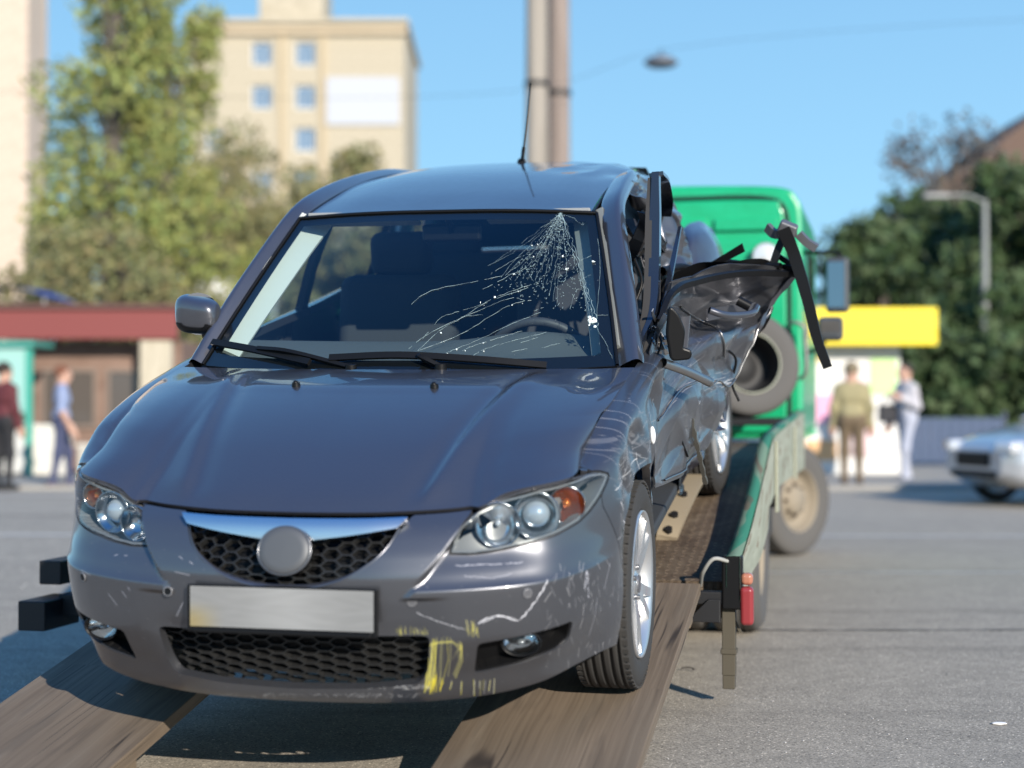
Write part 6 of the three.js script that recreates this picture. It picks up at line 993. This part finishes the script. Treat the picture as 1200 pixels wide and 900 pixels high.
// parked silver car at the edge of the lot
{
  const D = 18.6, c = thing('parked_car', 'silver hatchback parked beyond the lot in front of the blue fence', 'car', [WX(1128, D) + 0.25, 0, -D - 0.5], 0.25);
  const silver = std(0.55, 0.56, 0.58, 0.3, 0.6, { clearcoat: 1, clearcoatRoughness: 0.04 }), glassD = std(0.02, 0.025, 0.03, 0.04);
  // length along +x (nose at x = 0), half width 0.83
  const lo = keyed([[0, 0.32], [0.3, 0.2], [3.8, 0.2], [4.0, 0.35]]), hi = keyed([[0, 0.62], [0.12, 0.72], [0.5, 0.83], [1.15, 0.95], [1.9, 0.97], [3.4, 1.0], [3.9, 0.98], [4.0, 0.8]]), wd = keyed([[0, 0.6], [0.2, 0.74], [0.6, 0.81], [2, 0.84], [3.5, 0.82], [4, 0.7]]);
  const body = surf((u, v) => { const x = u * 4, a = v * Math.PI * 2, w = wd(x), m = (lo(x) + hi(x)) / 2, h = (hi(x) - lo(x)) / 2, cc = Math.cos(a), ss = Math.sin(a), e = 0.4; return [x, m + Math.sign(ss) * Math.pow(Math.abs(ss), e) * h, Math.sign(cc) * Math.pow(Math.abs(cc), e) * w]; }, 60, 40);
  const cap = (x) => { const pts = []; const g = surf((u, v) => { const a = u * Math.PI * 2, w = wd(x) * v, m = (lo(x) + hi(x)) / 2, h = (hi(x) - lo(x)) / 2 * v, cc = Math.cos(a), ss = Math.sin(a), e = 0.4; return [x, m + Math.sign(ss) * Math.pow(Math.abs(ss), e) * h, Math.sign(cc) * Math.pow(Math.abs(cc), e) * w]; }, 40, 4); return g; };
  mesh(c, 'body', [body, cap(0), cap(4)], silver);
  const gh = (k) => surf((u, v) => { const x = lerp(1.05, 3.75, u), top = keyed([[1.05, 0.93], [1.6, 1.28], [2.0, 1.42], [3.0, 1.46], [3.45, 1.36], [3.75, 1.0]])(x), z = (v - 0.5) * 2, w = lerp(0.76, 0.58, (top - 0.93) / 0.53); const edge = Math.pow(Math.abs(z), 6); return [x, lerp(top, 0.92, edge), Math.sign(z) * Math.min(1, Math.abs(z) * 1.25) * lerp(w, 0.78, edge) * k]; }, 30, 30);
  mesh(c, 'cabin_glass', gh(1), glassD); mesh(c, 'roof', at(bx(1.35, 0.04, 1.1, 0, 0, 0, 0.018), 2.55, 1.455, 0, 0, 0, -0.005), silver);
  for (const sg of [-1, 1]) { for (const [x0, x1] of [[1.1, 1.75], [2.35, 2.42], [3.3, 3.7]]) mesh(c, 'pillar', strip(x0 < 1.2 ? [[1.08, 0.94, sg * 0.78], [1.9, 1.41, sg * 0.6]] : x0 < 3 ? [[2.4, 0.95, sg * 0.79], [2.4, 1.45, sg * 0.6]] : [[3.6, 0.98, sg * 0.77], [3.3, 1.42, sg * 0.6]], 0.07, 0.03, V(1, 0, 0), 8), silver); mesh(c, 'headlight', at(bx(0.3, 0.14, 0.28, 0, 0, 0, 0.05), 0.14, 0.66, sg * 0.58, 0, sg * 0.3), std(0.7, 0.72, 0.75, 0.08, 0.3, { clearcoat: 1 })); }
  mesh(c, 'grille', bx(0.06, 0.16, 0.7, 0.0, 0.52, 0, 0.03), blackPlastic); mesh(c, 'bumper_strip', bx(0.06, 0.08, 1.0, 0.01, 0.36, 0, 0.03), blackPlastic);
  for (const x of [0.72, 3.2]) for (const sg of [-1, 1]) { const w = new THREE.Group(); w.name = 'wheel'; c.add(w); w.position.set(x, 0.3, sg * 0.76); w.rotation.y = sg > 0 ? -Math.PI / 2 : Math.PI / 2; const k = 0.3 / 0.318; w.scale.set(k, k, k); mesh(w, 'tyre', tyreG, tyreMat); mesh(w, 'rim', rimG, alloy); }
}
// people
function person(label, x, z, turn, h, cols, pose = {}) {
  const J = { head: V(0, 1.62, 0.02), chin: V(0, 1.53, 0.03), neck: V(0, 1.45, 0), chest: V(0, 1.28, 0.01), waist: V(0, 1.05, 0), hip: V(0, 0.94, 0) };
  const B = []; const bone = (a, b, r0, r1, c) => B.push([a, b, r0, r1, c]);
  bone(J.head, J.chin, 0.098, 0.075, 0); bone(J.chin, J.neck, 0.055, 0.058, 0); bone(V(-0.1, 1.36, 0), V(0.1, 1.36, 0), 0.09, 0.09, 1); bone(V(-0.08, 1.25, 0.01), V(0.08, 1.25, 0.01), 0.115, 0.115, 1); bone(V(-0.05, 1.05, 0), V(0.05, 1.05, 0), 0.115, 0.115, 1); bone(V(-0.07, 0.94, 0), V(0.07, 0.94, 0), 0.115, 0.115, 2); bone(V(0, 1.6, 0.11), V(0, 1.575, 0.125), 0.014, 0.018, 0);
  for (const sg of [-1, 1]) {
    const st = (pose.step || 0) * sg, sh = V(sg * 0.19, 1.37, 0), el = V(sg * (0.25), 1.1, -0.02 + (sg > 0 ? pose.elbow || 0 : 0)), wr = sg > 0 && pose.raise ? V(0.16, 1.12 + pose.raise, 0.2) : V(sg * 0.26, 0.86, 0.06 - st * 0.4);
    bone(sh, el, 0.055, 0.044, 1); bone(el, wr, 0.043, 0.032, pose.short ? 0 : 1); const hd = wr.clone().sub(el).normalize(); bone(wr, wr.clone().addScaledVector(hd, 0.09), 0.03, 0.032, 0); bone(wr.clone().addScaledVector(hd, 0.09), wr.clone().addScaledVector(hd, 0.16), 0.026, 0.016, 0); bone(wr.clone().addScaledVector(hd, 0.03), wr.clone().addScaledVector(hd, 0.08).add(V(-sg * 0.03, 0, 0.03)), 0.014, 0.012, 0);
    const hp = V(sg * 0.09, 0.92, 0), kn = V(sg * 0.1, 0.5, st * 0.6 + 0.03), an = V(sg * 0.1, 0.09, st); bone(hp, kn, 0.088, 0.06, 2); bone(kn, an, 0.058, 0.042, 2); bone(V(sg * 0.1, 0.045, st - 0.05), V(sg * 0.115, 0.035, st + 0.14), 0.045, 0.036, 3);
  }
  const R = 84, half = 0.93; const mc = new MarchingCubes(R, blackPlastic, false, false, 200000); mc.isolation = 0; mc.reset();
  const sd = (p, a, b, r0, r1) => { const ab = b.clone().sub(a), t = clamp(p.clone().sub(a).dot(ab) / Math.max(1e-9, ab.lengthSq())); return p.distanceTo(a.clone().addScaledVector(ab, t)) - lerp(r0, r1, t); };
  const p = V(0, 0, 0), bb = B.map(([a, b, r0, r1]) => [Math.min(a.x, b.x) - 0.2, Math.max(a.x, b.x) + 0.2, Math.min(a.y, b.y) - 0.2, Math.max(a.y, b.y) + 0.2, Math.min(a.z, b.z) - 0.2, Math.max(a.z, b.z) + 0.2]);
  const field = (x, y, z) => { p.set(x, y, z); let s = 0, k = 40; for (let i = 0; i < B.length; i++) { const q = bb[i]; if (x < q[0] || x > q[1] || y < q[2] || y > q[3] || z < q[4] || z > q[5]) continue; s += Math.exp(-k * sd(p, B[i][0], B[i][1], B[i][2], B[i][3])); } return s > 0 ? -Math.log(s) / k : 0.2; };
  for (let k = 0; k < R; k++) for (let j = 0; j < R; j++) for (let i = 0; i < R; i++) { const x = ((i - R / 2) / (R / 2)) * half, y = ((j - R / 2) / (R / 2)) * half + 0.87, z = ((k - R / 2) / (R / 2)) * half; if (Math.abs(x) > 0.42 || Math.abs(z) > 0.42) { mc.field[k * R * R + j * R + i] = -0.3; continue; } mc.field[k * R * R + j * R + i] = -field(x, y, z); }
  mc.update(); const n = mc.count, pos = new Float32Array(n * 3), col = new Float32Array(n * 3);
  for (let i = 0; i < n; i++) { const x = mc.positionArray[i * 3] * half, y = mc.positionArray[i * 3 + 1] * half + 0.87, z = mc.positionArray[i * 3 + 2] * half; pos.set([x, y, z], i * 3); p.set(x, y, z); let best = 9, c = 0; for (const [a, b, r0, r1, cc] of B) { const d = sd(p, a, b, r0, r1); if (d < best) { best = d; c = cc; } } col.set(cols[c], i * 3); }
  let g = new THREE.BufferGeometry(); g.setAttribute('position', new THREE.BufferAttribute(pos, 3)); g.setAttribute('color', new THREE.BufferAttribute(col, 3)); g.computeVertexNormals();
  const o = thing('person', label, 'person', [x, 0, z], turn); const k = h / 1.74; o.scale.set(k, k, k);
  const body = mesh(o, 'body', g, std(1, 1, 1, 0.8, 0, { vertexColors: true }));
  const hair = new THREE.SphereGeometry(0.107, 24, 16, 0, 6.284, 0, 1.75); hair.rotateX(-0.45); hair.translate(0, 1.635, 0.0); mesh(o, 'hair', hair, std(...cols[4], 0.8));
  const eye = []; for (const sg of [-1, 1]) eye.push(at(new THREE.SphereGeometry(0.012, 8, 6), sg * 0.034, 1.612, 0.105), at(new THREE.SphereGeometry(0.022, 8, 6).scale(0.4, 1, 0.7), sg * 0.098, 1.6, 0.01)); mesh(o, 'eyes_and_ears', eye, std(0.2, 0.12, 0.1, 0.6)); mesh(o, 'mouth', at(bx(0.045, 0.008, 0.01, 0, 1.545, 0.103, 0.003)), std(0.35, 0.12, 0.1, 0.6));
  return o;
}
const skin = [0.5, 0.3, 0.22];
person('person in dark red jacket and black trousers standing by the teal stall', WX(4, 22.5), -22.5, 2.6, 1.7, [skin, [0.1, 0.02, 0.025], [0.015, 0.015, 0.018], [0.02, 0.02, 0.02], [0.03, 0.02, 0.015]]);
person('person in light blue top and dark trousers walking past the brown kiosk', WX(72, 22.8), -22.8, 1.9, 1.66, [skin, [0.25, 0.3, 0.45], [0.05, 0.06, 0.12], [0.1, 0.05, 0.04], [0.16, 0.06, 0.03]], { step: 0.13, short: 1 });
person('person in olive and tan clothes standing before the white kiosk', WX(998, 23), -23, 3.0, 1.72, [skin, [0.3, 0.26, 0.14], [0.14, 0.1, 0.06], [0.04, 0.03, 0.025], [0.2, 0.16, 0.1]]);
person('person in pale top and light trousers beside the kiosk, holding a dark bag', WX(1062, 24.5), -24.5, -1.2, 1.74, [skin, [0.5, 0.48, 0.5], [0.4, 0.42, 0.5], [0.05, 0.05, 0.06], [0.03, 0.025, 0.02]], { step: 0.1, raise: 0.1 });
{ const bag = thing('hand_bag', 'dark bag held by the person in the pale top', 'bag', [WX(1062, 24.5) - 0.28, 1.0, -24.45], -1.2); mesh(bag, 'bag_body', bx(0.1, 0.26, 0.3, 0, 0, 0, 0.04), std(0.02, 0.02, 0.025, 0.6)); mesh(bag, 'bag_strap', tube([[0, 0.12, -0.1], [0, 0.26, 0], [0, 0.12, 0.1]], 0.012, 16, 6), std(0.02, 0.02, 0.025, 0.6)); }
renderer.render(scene, camera);
